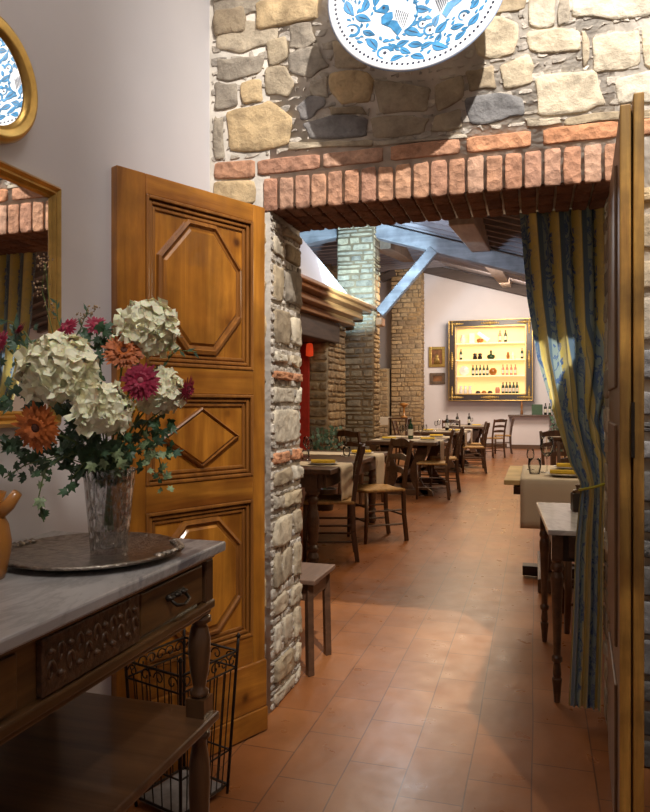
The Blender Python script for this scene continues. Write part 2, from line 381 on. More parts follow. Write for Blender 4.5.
# camera geometry used for reading positions on real planes
A = R_(16.9); CA, SA = math.cos(A), math.sin(A); F = 690.0; H0 = 1.25
def ray(x, y): r = (x-325)/F; return (r*CA-SA, r*SA+CA, (406-y)/F)
def onY(x, y, Y):
    q = ray(x, y); t = Y/q[1]; return (t*q[0], H0+t*q[2])

# ================================================================== SETTING
WY, WB = 2.62, 2.99          # front and back face of the stone wall
LX = -1.30                   # foyer left wall
OL, OR = -1.03, .27          # opening left / right
def struct(name, mb, m, **kw):
    o = mb.build(name, m, **kw); o['kind'] = 'structure'; return o
fl = MB(); fl.box((0, 9.5, -.05), (12, 25, .1)); struct('floor', fl, 'tiles')
w = MB(); w.box((LX-.06, .2, 2.5), (.12, 2*(WY-.2)-.0, 5.0)); struct('wall_left', w, 'plaster')
w = MB(); w.box((2.36, .2, 2.5), (.12, 2*(WY-.2), 5.0)); struct('wall_right', w, 'plaster')
w = MB(); w.box((.5, -2.28, 2.5), (3.9, .12, 5.0)); struct('wall_back', w, 'plaster')
w = MB(); w.box((.5, .2, 5.06), (3.9, 2*(WY-.2), .12)); struct('ceiling', w, 'plaster')

# --- stone wall with the doorway
M['chip'] = stone('small_mortared_chips', [(0,(.50,.44,.36)),(.5,(.62,.56,.48)),(1,(.42,.38,.33))], bscale=40)
U, V, NF = Vector((1,0,0)), Vector((0,0,1)), Vector((0,-1,0))
O = Vector((0, WY, 0))
w = MB()
w.box(((-5.2+OL)/2, (WY+WB)/2, 2.6), (OL+5.2, WB-WY, 5.2))
w.box(((OR+4)/2, (WY+WB)/2, 2.6), (4-OR, WB-WY, 5.2))
w.box(((OL+OR)/2, (WY+WB)/2, (2.055+5.2)/2), (OR-OL, WB-WY, 5.2-2.055))
K = ['mortar','stone_front','stone_pale','stone_slate','stone_gold','brick','brick_orange','brick_soffit','chip','stone_shade']
M['stone_shade'] = stone('painted_shade_stone', [(0,(.09,.085,.08)),(1,(.14,.13,.12))])  # darker stone colour paints the shade low on the right wall strip
def cp(pts): # crop pixels of the upper wall -> wall plane
    return [onY(200+x/1.444, y/1.444, WY) for x, y in pts]
hand = [
 ([(22,-8),(88,-8),(86,16),(60,24),(24,30)],1),([(24,38),(70,32),(112,36),(108,62),(60,76),(26,70)],1),([(92,8),(122,-4),(150,-6),(150,24),(118,30),(96,26)],1),
 ([(97,62),(124,54),(126,84),(102,96)],1),([(26,86),(60,84),(92,80),(86,104),(44,116),(26,112)],1),([(60,122),(88,116),(90,146),(64,150)],4),
 ([(40,165),(66,158),(100,148),(132,172),(126,206),(86,216),(44,214)],4),([(22,120),(54,122),(54,152),(22,158)],1),([(22,170),(34,172),(36,226),(22,228)],1),
 ([(130,40),(160,34),(168,60),(150,72),(130,70)],1),([(130,80),(170,68),(186,96),(160,112),(130,104)],1),
 ([(140,156),(156,142),(178,142),(180,154),(162,170),(146,172)],3),([(96,100),(124,98),(136,120),(126,140),(98,136)],1),
 ([(190,108),(230,104),(250,116),(244,146),(206,150),(190,132)],4),([(160,118),(184,112),(186,140),(162,138)],1),
 ([(150,180),(190,168),(240,172),(238,196),(160,200)],3),([(252,118),(300,124),(332,128),(326,160),(262,164)],1),
 ([(248,172),(300,168),(330,172),(322,192),(252,198)],1),([(192,60),(240,70),(240,98),(196,98)],1),([(186,156),(232,154),(240,166),(190,166)],1),([(132,206),(200,204),(246,202),(244,212),(130,218)],1),
 ([(340,124),(378,110),(380,140),(344,160)],1),([(340,168),(376,158),(378,184),(334,190)],1),([(252,206),(320,202),(380,194),(380,200),(256,212)],1),
 ([(398,34),(430,26),(458,36),(452,76),(428,84),(402,78)],2),([(398,-8),(470,-8),(466,14),(436,18),(400,22)],1),
 ([(476,-4),(516,-6),(512,34),(496,40),(476,36)],2),([(536,-10),(600,-10),(652,-8),(648,22),(600,28),(540,24)],2),
 ([(474,48),(520,42),(546,46),(548,72),(510,76),(478,72)],2),([(568,56),(600,48),(632,46),(634,92),(598,100),(570,104)],2),
 ([(434,96),(474,80),(482,98),(480,118),(440,128)],2),([(486,114),(520,108),(570,104),(584,150),(556,160),(490,166)],2),
 ([(384,144),(430,136),(464,144),(466,166),(432,174),(392,178)],3),([(602,116),(652,104),(700,104),(700,146),(650,148),(606,150)],2),
 ([(384,104),(424,96),(428,128),(390,132)],1),([(520,0),(532,0),(532,34),(518,38)],1),([(556,48),(562,76),(554,98),(552,52)],1),
 ([(640,36),(720,30),(720,92),(644,96)],2),([(470,172),(520,170),(522,178),(474,184)],1),([(532,172),(600,162),(660,158),(700,156),(700,168),(604,174),(536,182)],1),
 ([(24,236),(78,232),(78,256),(24,258)],5),([(22,264),(76,262),(78,292),(50,300),(22,296)],4)]
zt0 = 2.26
stone_face(w, -1.30, .75, zt0, 2.78, O, U, V, NF, (.03,.06), (.03,.09), .004, .012, (8,))
for pts, mi in hand:
    q_ = cp(pts); gx = sum(p[0] for p in q_)/len(q_); gz = sum(p[1] for p in q_)/len(q_)
    add_stone(w, [(gx+(p[0]-gx)*1.07, gz+(p[1]-gz)*1.10) for p in q_], O, U, V, NF, .0085, mi, .009)
# long bricks above the soldier course
for a, b, mi in ((83,173,5),(178,265,5),(275,375,5),(385,478,6),(495,604,6),(612,700,6)):
    x0 = cp([(a,230)])[0][0]; x1 = cp([(b,200)])[0][0]
    add_stone(w, [(x0,2.193),(x1,2.193),(x1,2.252),(x0,2.252)], O, U, V, NF, .008, mi, .003)
nb = 20; bw = (OR+.03-OL+.03)/nb
for i in range(nb):
    x0 = OL-.03+i*bw
    add_stone(w, [(x0+.0045,2.042),(x0+bw-.0045,2.042),(x0+bw-.005,2.176+rng.uniform(-.005,.005)),(x0+.0045,2.176)], O, U, V, NF, .007, 5, .003)
# random courses outside the visible patch
zt = cp([(300,-8)])[0][1]
stone_face(w, -1.30, 2.3, 2.76, 4.95, O, U, V, NF, (.10,.2), (.14,.34), .025, .03, (1,1,2,4))
stone_face(w, .62, 2.3, 2.2, 2.72, O, U, V, NF, (.10,.18), (.14,.3), .022, .03, (1,1,2,4))
stone_face(w, OR+.02, 2.3, 1.2, 2.02, O, U, V, NF, (.10,.18), (.14,.3), .022, .025, (1,1,3,4))
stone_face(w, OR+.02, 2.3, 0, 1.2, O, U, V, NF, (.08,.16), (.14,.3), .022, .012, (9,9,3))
stone_face(w, -1.30, OL-.0, 0, 2.02, O, U, V, NF, (.09,.16), (.12,.2), .022, .02, (1,1,2,4))
# reveals: left jamb (faces +X), right jamb (faces -X) and brick soffit
stone_face(w, WY, WB, 0, 2.04, (OL,0,0), (0,1,0), (0,0,1), (1,0,0), (.025,.05), (.03,.08), .008, .008, (8,), jit=.006)
stone_face(w, WY+.01, WB, 0, 2.03, (OL,0,0), (0,1,0), (0,0,1), (1,0,0), (.07,.19), (.10,.34), .020, .016, (1,2,2,1,2), bricks=((1.00,.07,6),(1.36,.06,6),(.75,.06,5)), jit=.022)
stone_face(w, WY+.01, WB, 0, 2.03, (OR,0,0), (0,1,0), (0,0,1), (-1,0,0), (.08,.16), (.14,.3), .006, .02, (1,1,2))
for i in range(nb):
    x0 = OL+i*(OR-OL)/nb; y0 = WY+.002
    for k in range(3):
        y1 = y0+.12
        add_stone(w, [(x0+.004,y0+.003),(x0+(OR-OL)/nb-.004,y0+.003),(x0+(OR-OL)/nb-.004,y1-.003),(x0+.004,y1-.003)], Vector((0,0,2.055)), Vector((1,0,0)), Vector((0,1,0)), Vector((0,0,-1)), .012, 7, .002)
        y0 = y1
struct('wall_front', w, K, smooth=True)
# rough mortar nose along the left jamb corner
# --- dining room shell
DX0, DX1, DY1 = -5.1, 3.6, 21.5
def roofz(X, Y):
    base = 3.42-.31*(X+.15) if X > -2.5 else 4.15+.03*(X+2.5)
    return base+.125*max(0, Y-10)
w = MB(); w.prism([(WB,0),(DY1,0),(DY1,roofz(DX0,DY1)+.2),(10,roofz(DX0,10)+.2),(WB,roofz(DX0,5)+.2)], (DX0-.15,0,0), (0,1,0), (0,0,1), (1,0,0), .15)
stone_face(w, 7.0, 21.4, 2.4, 5.5, (DX0,0,0), (0,1,0), (0,0,1), (1,0,0), (.12,.2), (.25,.6), .02, .03, (1,2), skip=lambda u, v: v > roofz(DX0, u)-.1 or (14.9 < u < 16.6 and 3.3 < v < 4.5))
struct('wall_dining_left', w, ['mortar_warm','stone_dark','stone_warm'], smooth=True)
w = MB(); w.prism([(WB,0),(DY1,0),(DY1,roofz(DX1,DY1)+.3),(10,roofz(DX1,10)+.3),(WB,roofz(DX1,5)+.3)], (DX1,0,0), (0,1,0), (0,0,1), (1,0,0), .15); struct('wall_dining_right', w, 'plaster_far')
w = MB(); w.prism([(DX0,0),(DX1,0),(DX1,roofz(DX1,DY1)+.2),(-2.5,roofz(-2.5,DY1)+.2),(DX0,roofz(DX0,DY1)+.2)], (0,DY1,0), (1,0,0), (0,0,1), (0,1,0), .15); struct('wall_far', w, 'plaster_far')
w = MB()
for (xa, xb) in ((DX0-.1, -2.5), (-2.5, DX1+.1)):
    for (ya, yb) in ((WB-.05, 10), (10, DY1+.1)):
        e = 1e-4
        xs, xe = (xa, xb-e) if xb == -2.5 else (xa+e, xb)
        vs = [(xs, ya, roofz(xs, ya)), (xe, ya, roofz(xe, ya)), (xe, yb, roofz(xe, yb)), (xs, yb, roofz(xs, yb))]
        w.add(vs+[(x, y, z+.1) for x, y, z in vs], [(0,1,2,3),(4,5,6,7),(0,1,5,4),(1,2,6,5),(2,3,7,6),(3,0,4,7)])
struct('ceiling_dining', w, 'ceil_board')
# roof joists following the slope
jr = MB()
proto = None
for i in range(52):
    y = 6.0+i*.30
    for side in (0, 1):
        xa, xb = (-2.5, DX1) if side else (DX0, -2.5)
        if side == 0 and (i % 2 or y < 9.5): continue
        m = MB(); m.bar((xa, 0, roofz(xa+1e-4, y)-.035), (xb, 0, roofz(xb-(1e-4 if xb == -2.5 else 0), y)-.035), .07, .06)
        o = m.build('roof_joist', 'joist', loc=(0, y, 0))
        tag(o, 'thin grey joist crossing under the boarded roof of the dining room', 'joist', 'grey joists under the dining room roof')
# beams
def beam(name, p, q, w_, h_, m, label, bev=.012):
    p, q = Vector(p), Vector(q); mb = MB(); mb.bar((0,0,0), q-p, w_, h_); o = mb.build(name, m, loc=p, bevel=bev)
    return tag(o, label, 'beam')
def pz(x, y, Y): X, Z = onY(x, y, Y); return (X, Y, Z)
beam('roof_beam', pz(376, 231, 10.2), pz(560, 276, 10.2), .2, .22, 'beam_grey', 'long grey weathered rafter sloping down to the right from the tall stone pillar')
beam('roof_beam', pz(290, 243, 10.2), pz(338, 232, 10.2), .2, .2, 'beam_grey', 'short blue-lit rafter left of the tall stone pillar')
beam('diagonal_brace', pz(380, 313, 10.15), pz(434, 250, 10.15), .14, .15, 'beam_grey', 'slanting blue-grey brace rising from the stone pillar to the long rafter')
beam('roof_beam', pz(424, 268, 21.1), pz(575, 303, 21.1), .26, .26, 'beam_dark', 'dark beam sloping along the top of the far white wall')
beam('roof_beam', pz(381, 279, 21.0), pz(396, 273, 21.0), .26, .2, 'beam_dark', 'short dark beam over the white wall strip beside the far stone pillar')
beam('roof_beam', pz(400, 238, 15.5), pz(545, 279, 15.5), .2, .2, 'beam_dark', 'dark middle rafter running behind the long grey rafter')
beam('roof_purlin', pz(461, 212, 7.2), pz(507, 283, 20.9), .26, .26, 'beam_pale', 'pale wooden purlin passing under the roof above the lit cabinet')
beam('ridge_beam', pz(381, 238, 10.5), pz(412, 258, 20.6), .3, .34, 'beam_brown', 'thick brown ridge beam between the two tall stone pillars')
# tall stone pillars
def pillar(name, x0, x1, y0, y1, ztop, label, mis=(1,), key='stone_dark', ch=(.06,.12), ln=(.12,.3), h=.02):
    m = MB(); cx, cy = (x0+x1)/2, (y0+y1)/2
    m.box((0,0,ztop/2), (x1-x0-2*h, y1-y0-2*h, ztop))
    W, D = x1-x0-2*h, y1-y0-2*h
    stone_face(m, -W/2, W/2, 0, ztop, (0,-D/2,0), (1,0,0), (0,0,1), (0,-1,0), ch, ln, h, .012, (1,))
    stone_face(m, -D/2, D/2, 0, ztop, (W/2,0,0), (0,1,0), (0,0,1), (1,0,0), ch, ln, h, .012, (2,))
    o = m.build(name, ['mortar_warm', key, 'stone_warm'], loc=(cx, cy, 0), smooth=True)
    return tag(o, label, 'pillar')
M['stone_pil'] = stone('pillar_stone', [(0,(.36,.30,.21)),(.3,(.46,.40,.29)),(.6,(.28,.25,.20)),(1,(.50,.42,.28))])
pillar('stone_pillar', -2.87, -2.27, 10.0, 10.42, 4.12, 'tall square stone pillar beside the fireplace, its top lit blue', key='stone_pil', ch=(.04,.12), ln=(.08,.40))
pillar('stone_pillar', -4.25, -3.28, 20.9, 21.45, 5.45, 'far stone pillar against the white back wall', key='stone_warm', ch=(.09,.17), ln=(.15,.4))
m = MB(); m.box((0,0,1.2), (.8,.4,2.4)); stone_face(m, -.4, .4, 0, 2.4, (0,-.2,0), (1,0,0), (0,0,1), (0,-1,0), (.09,.16), (.15,.4), .02, .015, (1,))
tag(m.build('low_stone_wall', ['mortar_warm','stone_warm'], loc=(-4.68, 20.9, 0), smooth=True), 'low stone wall left of the far stone pillar', 'wall')
m = MB(); m.box((0,0,0), (.10,.22,.12)); tag(m.build('corbel', 'cornice', loc=(-2.21, 10.12, onY(380,322,10.1)[1]), bevel=.01), 'small brown wooden corbel under the slanting brace', 'corbel')
# high window in the left dining wall
t = thing('window_1', None, None, (DX0, 15.75, 3.9)); t['kind'] = 'structure'
m = MB(); m.box((.02,0,0), (.02,1.5,1.0)); m.build('pane', 'window_g', t)
m = MB()
for s_ in (-1, 1): m.box((.05, s_*.77, 0), (.08,.10,1.2)); m.box((.05, 0, s_*.55), (.08,1.5,.10))
m.build('window_frame', 'beam_brown', t)

# --- fireplace
fd = Vector((.084, .9965, 0)); fn = Vector((.9965, -.084, 0)); zu = Vector((0,0,1))
P0 = Vector((-2.62, 9.68, 0))
def fp(u, n, z): return P0+fd*u+fn*n+zu*z      # u along front (0 = far end), n outward
t = thing('fireplace', 'large open stone fireplace with a wooden cornice and white sloping hood', 'fireplace', P0)
def loc(v): return tuple(Vector(v)-P0)
def fbox(m, u0, u1, n0, n1, z0, z1, mi=0):
    c = [fp(u, n, z)-P0 for u in (u0, u1) for n in (n0, n1) for z in (z0, z1)]
    m.add(c, [(0,1,3,2),(4,6,7,5),(0,4,5,1),(2,3,7,6),(0,2,6,4),(1,5,7,3)], mi)
m = MB(); fbox(m, -.68, 0, -.62, -.02, 0, 2.42)
stone_face(m, -.68, 0, 0, 2.4, loc(fp(0,-.02,0)), fd, zu, fn, (.06,.12), (.12,.3), .022, .012, (1,))
stone_face(m, -.62, -.02, 0, 2.12, loc(fp(-.68,0,0)), fn, zu, -fd, (.09,.16), (.18,.35), .02, .015, (2,))
m.build('pier', ['mortar_warm','stone_warm','stone_dark'], t, smooth=True)
m = MB(); fbox(m, -3.4, -2.7, -.62, -.02, 0, 2.42); stone_face(m, -3.4, -2.7, 0, 2.4, loc(fp(0,-.02,0)), fd, zu, fn, (.06,.12), (.12,.3), .022, .012, (1,)); m.build('pier', ['mortar_warm','stone_warm'], t, smooth=True)
m = MB(); fbox(m, -3.3, -.2, -1.5, -1.4, 0, 2.4); m.build('back_panel', 'soot', t)
m = MB(); fbox(m, -.30, -.22, -1.4, -.62, 0, 2.4); stone_face(m, -1.4, -.62, 0, 2.3, loc(fp(-.30,0,0)), fn, zu, -fd, (.12,.2), (.2,.4), .02, .02, (1,)); m.build('side_panel', ['mortar_dark','stone_dark'], t, smooth=True)
m = MB(); fbox(m, -3.0, -.42, -.5, .06, 2.12, 2.40); m.build('lintel', 'lintel_wood', t, bevel=.015)
for k, (n1, z0, z1) in enumerate(((.14,2.40,2.45),(.10,2.45,2.50),(.24,2.50,2.56),(.20,2.56,2.60),(.34,2.60,2.65),(.40,2.65,2.70))):
    m = MB(); fbox(m, -3.4, .0+.06*k*.6, -.62, n1, z0, z1); m.build('cornice', 'cornice', t, bevel=.012)
hm = MB()
bt = [fp(u, n, 2.70)-P0 for u, n in ((-3.3,-2.2),(-.75,-2.2),(-.75,.33),(-3.3,.33))]
tp = [fp(u, n, 3.45)-P0 for u, n in ((-3.2,-2.2),(-2.3,-2.2),(-2.3,.05),(-3.2,.05))]
hm.add(bt+tp, [(0,1,2,3),(4,5,6,7),(0,1,5,4),(1,2,6,5),(2,3,7,6),(3,0,4,7)]); hm.build('hood', 'plaster', t)
m = MB(); fbox(m, -3.3, -.3, -1.4, .0, 0, .25); m.build('hearth', 'brick_soffit', t, bevel=.01)
m = MB(); m.lathe([(.02,0),(.05,.01),(.05,.10),(.04,.17),(.01,.18)], seg=16)
hx = onY(319, 350, 9.3)
o = m.build('red_lamp_shade', 'red_glow', loc=tuple(fp(-.84,-.22,1.92)), smooth=True); tag(o, 'glowing red lampshade hanging inside the dark fireplace', 'lamp')
m = MB(); fbox(m, -.76, -.72, -.60, -.27, .3, 2.10); o = m.build('red_hanging_cloth', 'red_wall', loc=P0+fn*.0); tag(o, 'dark red cloth hanging inside the fireplace opening', 'cloth')

# ================================================================== DOORS
def door_leaf(name, hinge, free, flip, label):
    d = Vector(free)-Vector(hinge); wd = d.length; t = thing(name, label, 'door', (hinge[0], hinge[1], 0), math.atan2(d.y, d.x)); t['kind'] = 'structure'
    T = .035; s = flip          # visible face at local y=0, body behind (towards s)
    def bx(m, x0, x1, z0, z1, y0, y1): m.box(((x0+x1)/2, s*(y0+y1)/2, (z0+z1)/2), (x1-x0, abs(y1-y0), z1-z0))
    m = MB(); bx(m, .0, .062, .006, 2.017, 0, T); m.build('stile', 'door_v', t, bevel=.003)
    m = MB(); bx(m, .535, wd, .006, 2.017, 0, T); m.build('stile', 'door_v', t, bevel=.003)
    for z0, z1 in ((1.950,2.017),(1.292,1.385),(.895,.985),(.275,.378)):
        m = MB(); bx(m, .062, .535, z0, z1, 0, T); m.build('rail', 'door_h', t, bevel=.003)
    m = MB(); bx(m, .0, wd, .095, .275, -.012, T); m.build('kick_board', 'door_h', t, bevel=.006)
    m = MB(); bx(m, .0, wd, .006, .095, -.018, T); m.build('base_board', 'door_h', t, bevel=.004)
    specs = [(1.385,1.950,'oct'),(.985,1.292,'dia'),(.378,.895,'oct2')]
    for z0, z1, kind in specs:
        x0, x1 = .062, .535
        p = MB(); bx(p, x0, x1, z0, z1, .016, .030); pn = p.build('panel', 'door_v', t)
        m = MB()
        for q, (w0, y0, y1) in enumerate(((0,-.004,.014),(.016,.004,.016),(.032,.010,.018))):
            w1 = w0+.012
            for (a, b, c_, d_) in ((x0+w0,x0+w1,z0+w0,z1-w0),(x1-w1,x1-w0,z0+w0,z1-w0),(x0+w1,x1-w1,z0+w0,z0+w1),(x0+w1,x1-w1,z1-w1,z1-w0)): bx(m, a, b, c_, d_, y0, y1)
        m.build('moulding', 'door_mould' , t, bevel=.003)
        a, b, c_, d_ = x0+.050, x1-.050, z0+.045, z1-.045
        if kind == 'oct': ch = .125; cz = .145
        elif kind == 'oct2': ch = .11; cz = .11
        if kind == 'dia':
            mx_, mz = (a+b)/2, (c_+d_)/2; poly = [(a+.01,mz),(mx_,c_),(b-.01,mz),(mx_,d_)]
        else: poly = [(a,c_+cz),(a+ch,c_),(b-ch,c_),(b,c_+cz),(b,d_-cz),(b-ch,d_),(a+ch,d_),(a,d_-cz)]
        cx = sum(q[0] for q in poly)/len(poly); cz_ = sum(q[1] for q in poly)/len(poly)
        def ring(f, y): return [(cx+(q[0]-cx)*f, s*y, cz_+(q[1]-cz_)*f) for q in poly]
        n = len(poly); rs = [ring(1,.016), ring(.985,.004), ring(.93,.000), ring(.91,.008), ring(.86,.010), ring(.82,.003)]
        m = MB(); vs = [v for r_ in rs for v in r_]
        fs = [(i*n+k, i*n+(k+1)%n, (i+1)*n+(k+1)%n, (i+1)*n+k) for i in range(len(rs)-1) for k in range(n)]
        m.add(vs, fs[:n*4], 0); m.v = m.v; 
        m.add(vs[4*n:], [tuple((k, (k+1)%n, n+(k+1)%n, n+k)) for k in range(n)]+[tuple(n+k for k in range(n))], 1)
        m.build('raised_panel', ['door_mould' if kind != 'x' else 'door_v', 'door_v'], pn)
    return t
D1 = door_leaf('door_1', (-.998,2.487), (-1.27,1.905), -1, 'honey brown panelled door leaf opened back against the white left wall')
# right leaf: seen edge-on from the camera
hg, fr_ = Vector((.247,2.57)), Vector((.206,1.885)); d = fr_-hg
t = thing('door_2', 'weathered honey brown door leaf seen edge-on right of the doorway', 'door', (hg.x, hg.y, 0), math.atan2(d.y, d.x)); t['kind'] = 'structure'
wl = d.length
def bx2(m, x0, x1, y0, y1, z0, z1): m.box(((x0+x1)/2, (y0+y1)/2, (z0+z1)/2), (x1-x0, y1-y0, z1-z0))
m = MB(); bx2(m, 0, wl-.02, .0, .030, .006, 2.0); m.build('inner_board', 'door_face', t, bevel=.002)
m = MB(); bx2(m, wl-.02, wl, .0, .026, .006, 2.012); m.build('edge_strip', 'door_old', t, bevel=.004)
m = MB(); bx2(m, 0, wl-.02, .034, .036, .006, 2.0); m.build('filler_board', 'door_mould', t)
m = MB(); bx2(m, 0, wl+.006, .031, .056, .006, 2.035); m.build('outer_board', 'door_old', t, bevel=.004)
m = MB()
for z0, z1 in ((.12,.5),(.6,1.2),(1.3,1.9)): bx2(m, .1, wl-.12, -.008, .002, z0, z1)
m.build('panel', 'door_face', t, bevel=.004)
m = MB(); bx2(m, wl-.012, wl+.008, .026, .034, 1.12, 1.26); m.build('lock_plate', 'handle', t)

# ================================================================== FOYER: mirrors, plate
def mirror_rect():
    t = thing('wall_mirror', 'rectangular gilt-framed mirror on the white left wall above the flowers', 'mirror', (LX, 1.325, 1.53))
    hw, hh = .317, .335
    m = MB(); m.box((.012,0,0), (.008, 2*hw-.05, 2*hh-.05)); m.build('glass', 'mirror', t)
    m = MB()
    prof = [(.0,.002),(.0,.022),(.010,.034),(.018,.026),(.026,.030),(.032,.020),(.036,.022),(.042,.016),(.044,.014)]
    vs = []; n = len(prof)
    for cy, cz in ((-1,-1),(1,-1),(1,1),(-1,1)):
        for a, b in prof: vs.append((b, cy*(hw-a), cz*(hh-a)))
    fs = [(k*n+i, k*n+i+1, ((k+1)%4)*n+i+1, ((k+1)%4)*n+i) for k in range(4) for i in range(n-1)]
    m.add(vs, fs); m.build('frame', 'gold', t, smooth=False)
    m = MB(); m.box((.004,0,0), (.006, 2*hw-.02, 2*hh-.02)); m.build('backing', 'walnut', t)
mirror_rect()
t = thing('round_mirror', 'small round gilt-framed mirror hung high on the left wall', 'mirror', (LX, 1.385, 2.065))
def xl(prof, seg=48):
    m = MB(); m.lathe(prof, seg=seg); m.v = [(z, x, y) for x, y, z in m.v]; return m
xl([(.001,.012),(.122,.012),(.122,.018),(.001,.018)]).build('glass', 'mirror', t)
xl([(.158,.002),(.160,.020),(.152,.034),(.142,.038),(.134,.030),(.130,.032),(.124,.024),(.118,.022),(.116,.018),(.116,.004),(.158,.002)]).build('frame', 'gold', t, smooth=True)

# plate: local frame x right, y up, z outward
pt = thing('majolica_plate', 'large white and blue painted majolica plate hung on the stone wall', 'plate', (-.405, 2.455, 2.733))
pt.rotation_euler = (R_(83), 0, 0); pt.scale = (1.04,)*3
m = MB(); m.lathe([(.001,-.012),(.10,-.012),(.16,-.012),(.30,.022),(.307,.026),(.305,.031),(.296,.030),(.215,.006),(.16,.000),(.001,.000)], seg=96); m.build('dish', 'glaze_w', pt, smooth=True)
def pz_(r): return (.0012 if r < .16 else .0012+(r-.16)/(.055)*.006 if r < .215 else .0075+(r-.215)/.081*.0235)+.0006
def paint(m, poly, mi=0):
    c = (sum(p[0] for p in poly)/len(poly), sum(p[1] for p in poly)/len(poly)); n = len(poly)
    mid = [((p[0]+c[0])/2, (p[1]+c[1])/2) for p in poly]
    vs = [(x, y, pz_(math.hypot(x, y))) for x, y in poly+mid+[c]]
    m.add(vs, [(i, (i+1)%n, n+(i+1)%n, n+i) for i in range(n)]+[(n+i, n+(i+1)%n, 2*n) for i in range(n)], mi)
def leafpoly(x, y, a, l, w_, bend=0):
    pts = []
    for s_ in (1, -1):
        for k in range(7):
            q = k/6 if s_ == 1 else 1-k/6
            if s_ == -1 and k in (0, 6): continue
            px = (q-.5)*l; py = s_*w_*math.sin(math.pi*q**.8)/2+bend*((q-.5)**2)*l
            pts.append((x+px*math.cos(a)-py*math.sin(a), y+px*math.sin(a)+py*math.cos(a)))
    return pts
pm = MB(); dm = MB(); pr = random.Random(3); placed = []
def circ(x, y, r, n=12, e=1): return [(x+r*math.cos(2*math.pi*k/n), y+r*e*math.sin(2*math.pi*k/n)) for k in range(n)]
# band of dots and blue rim line
for k in range(96):
    a = 2*math.pi*k/96; r = .281
    paint(dm, circ(r*math.cos(a), r*math.sin(a), .0048, 8))
def arc(m, cx, cy, r, a0, a1, w0, w1, n=10):
    for k in range(n):
        q0, q1 = k/n, (k+1)/n; A0, A1 = a0+(a1-a0)*q0, a0+(a1-a0)*q1; wa, wb = w0+(w1-w0)*q0, w0+(w1-w0)*q1
        paint(m, [(cx+(r-wa/2)*math.cos(A0), cy+(r-wa/2)*math.sin(A0)), (cx+(r-wb/2)*math.cos(A1), cy+(r-wb/2)*math.sin(A1)), (cx+(r+wb/2)*math.cos(A1), cy+(r+wb/2)*math.sin(A1)), (cx+(r+wa/2)*math.cos(A0), cy+(r+wa/2)*math.sin(A0))])
def free(x, y, r): return all((x-a)**2+(y-b)**2 > (r+c_)**2 for a, b, c_ in placed)
def bird(cx, cy, s_, a, fl_=1):
    def T(pts): return [(cx+s_*(p[0]*fl_*math.cos(a)-p[1]*math.sin(a)), cy+s_*(p[0]*fl_*math.sin(a)+p[1]*math.cos(a))) for p in pts]
    paint(pm, T([(-.55,.30),(-.42,.46),(-.24,.44),(-.16,.28),(-.28,.14),(-.45,.16),(-.70,.20)]))
    paint(pm, T([(-.26,.16),(-.05,.22),(.02,.0),(-.10,-.30),(-.34,-.22),(-.40,.02)]))
    paint(pm, T([(-.30,-.24),(.0,-.34),(.32,-.62),(.42,-.40),(.16,-.10),(.02,-.08)]))
    for k in range(7):
        b = T([(.06+.07*k,.28-.02*k),(.10+.07*k,.29-.02*k),(.10+.06*k,-.02-.05*k),(.075+.06*k,-.03-.05*k)]); paint(dm, b)
    for k in range(8):
        q = -.5+k*.13; paint(pm, T([(q,.62+.10*math.sin(k*.4)),(q+.05,.60+.10*math.sin(k*.4)),(q+.08,.84+.10*math.sin(k*.4)),(q+.02,.84+.1*math.sin(k*.4))]))
    arc(pm, cx+s_*.1, cy+s_*.1, s_*.72, a-.9, a+1.3, s_*.09, s_*.02); paint(dm, [(p[0], p[1]) for p in T(circ(-.38,.33,.05,8))])
    placed.append((cx, cy, s_*.66))
bird(-.08, -.085, .105, -.2); bird(.12, -.05, .10, .25, -1); bird(-.03, .13, .12, .1)
tries = 0
while tries < 5200:
    tries += 1
    big = tries < 1500
    r = math.sqrt(pr.random())*.255; th = pr.uniform(0, 2*math.pi); x, y = r*math.cos(th), r*math.sin(th)
    l = pr.uniform(.046,.074) if big else pr.uniform(.016,.034)
    if not free(x, y, l*.34): continue
    a = th+math.pi/2+pr.uniform(-.9, .9); k = pr.random()
    if k < .72 or not big:
        paint(pm, leafpoly(x, y, a, l, l*.50, pr.uniform(-.7, .7)))
        if big: paint(dm, leafpoly(x, y, a, l*.7, l*.05)); 
    else:
        arc(pm, x, y, l*.34, a, a+4.4, l*.22, l*.06, 9); paint(dm, circ(x, y, l*.09, 8))
    placed.append((x, y, l*.34))
dm.v = [(x, y, z+.0005) for x, y, z in dm.v]
pm.build('painted_leaf_pattern', 'glaze_b', pt); dm.build('painted_dot_pattern', 'glaze_d', pt)
m = MB(); m.lathe([(.303,.0275),(.3085,.0285),(.3085,.025),(.303,.0245),(.303,.0275)], seg=96); m.build('blue_rim', plain('pale_blue_rim', (.33,.42,.62), .2, bs=0), pt, smooth=True)
m = MB(); m.tube([(0,.2,-.012),(0,.24,-.05),(0,.28,-.075)], .004); m.build('hanger', 'iron', pt)

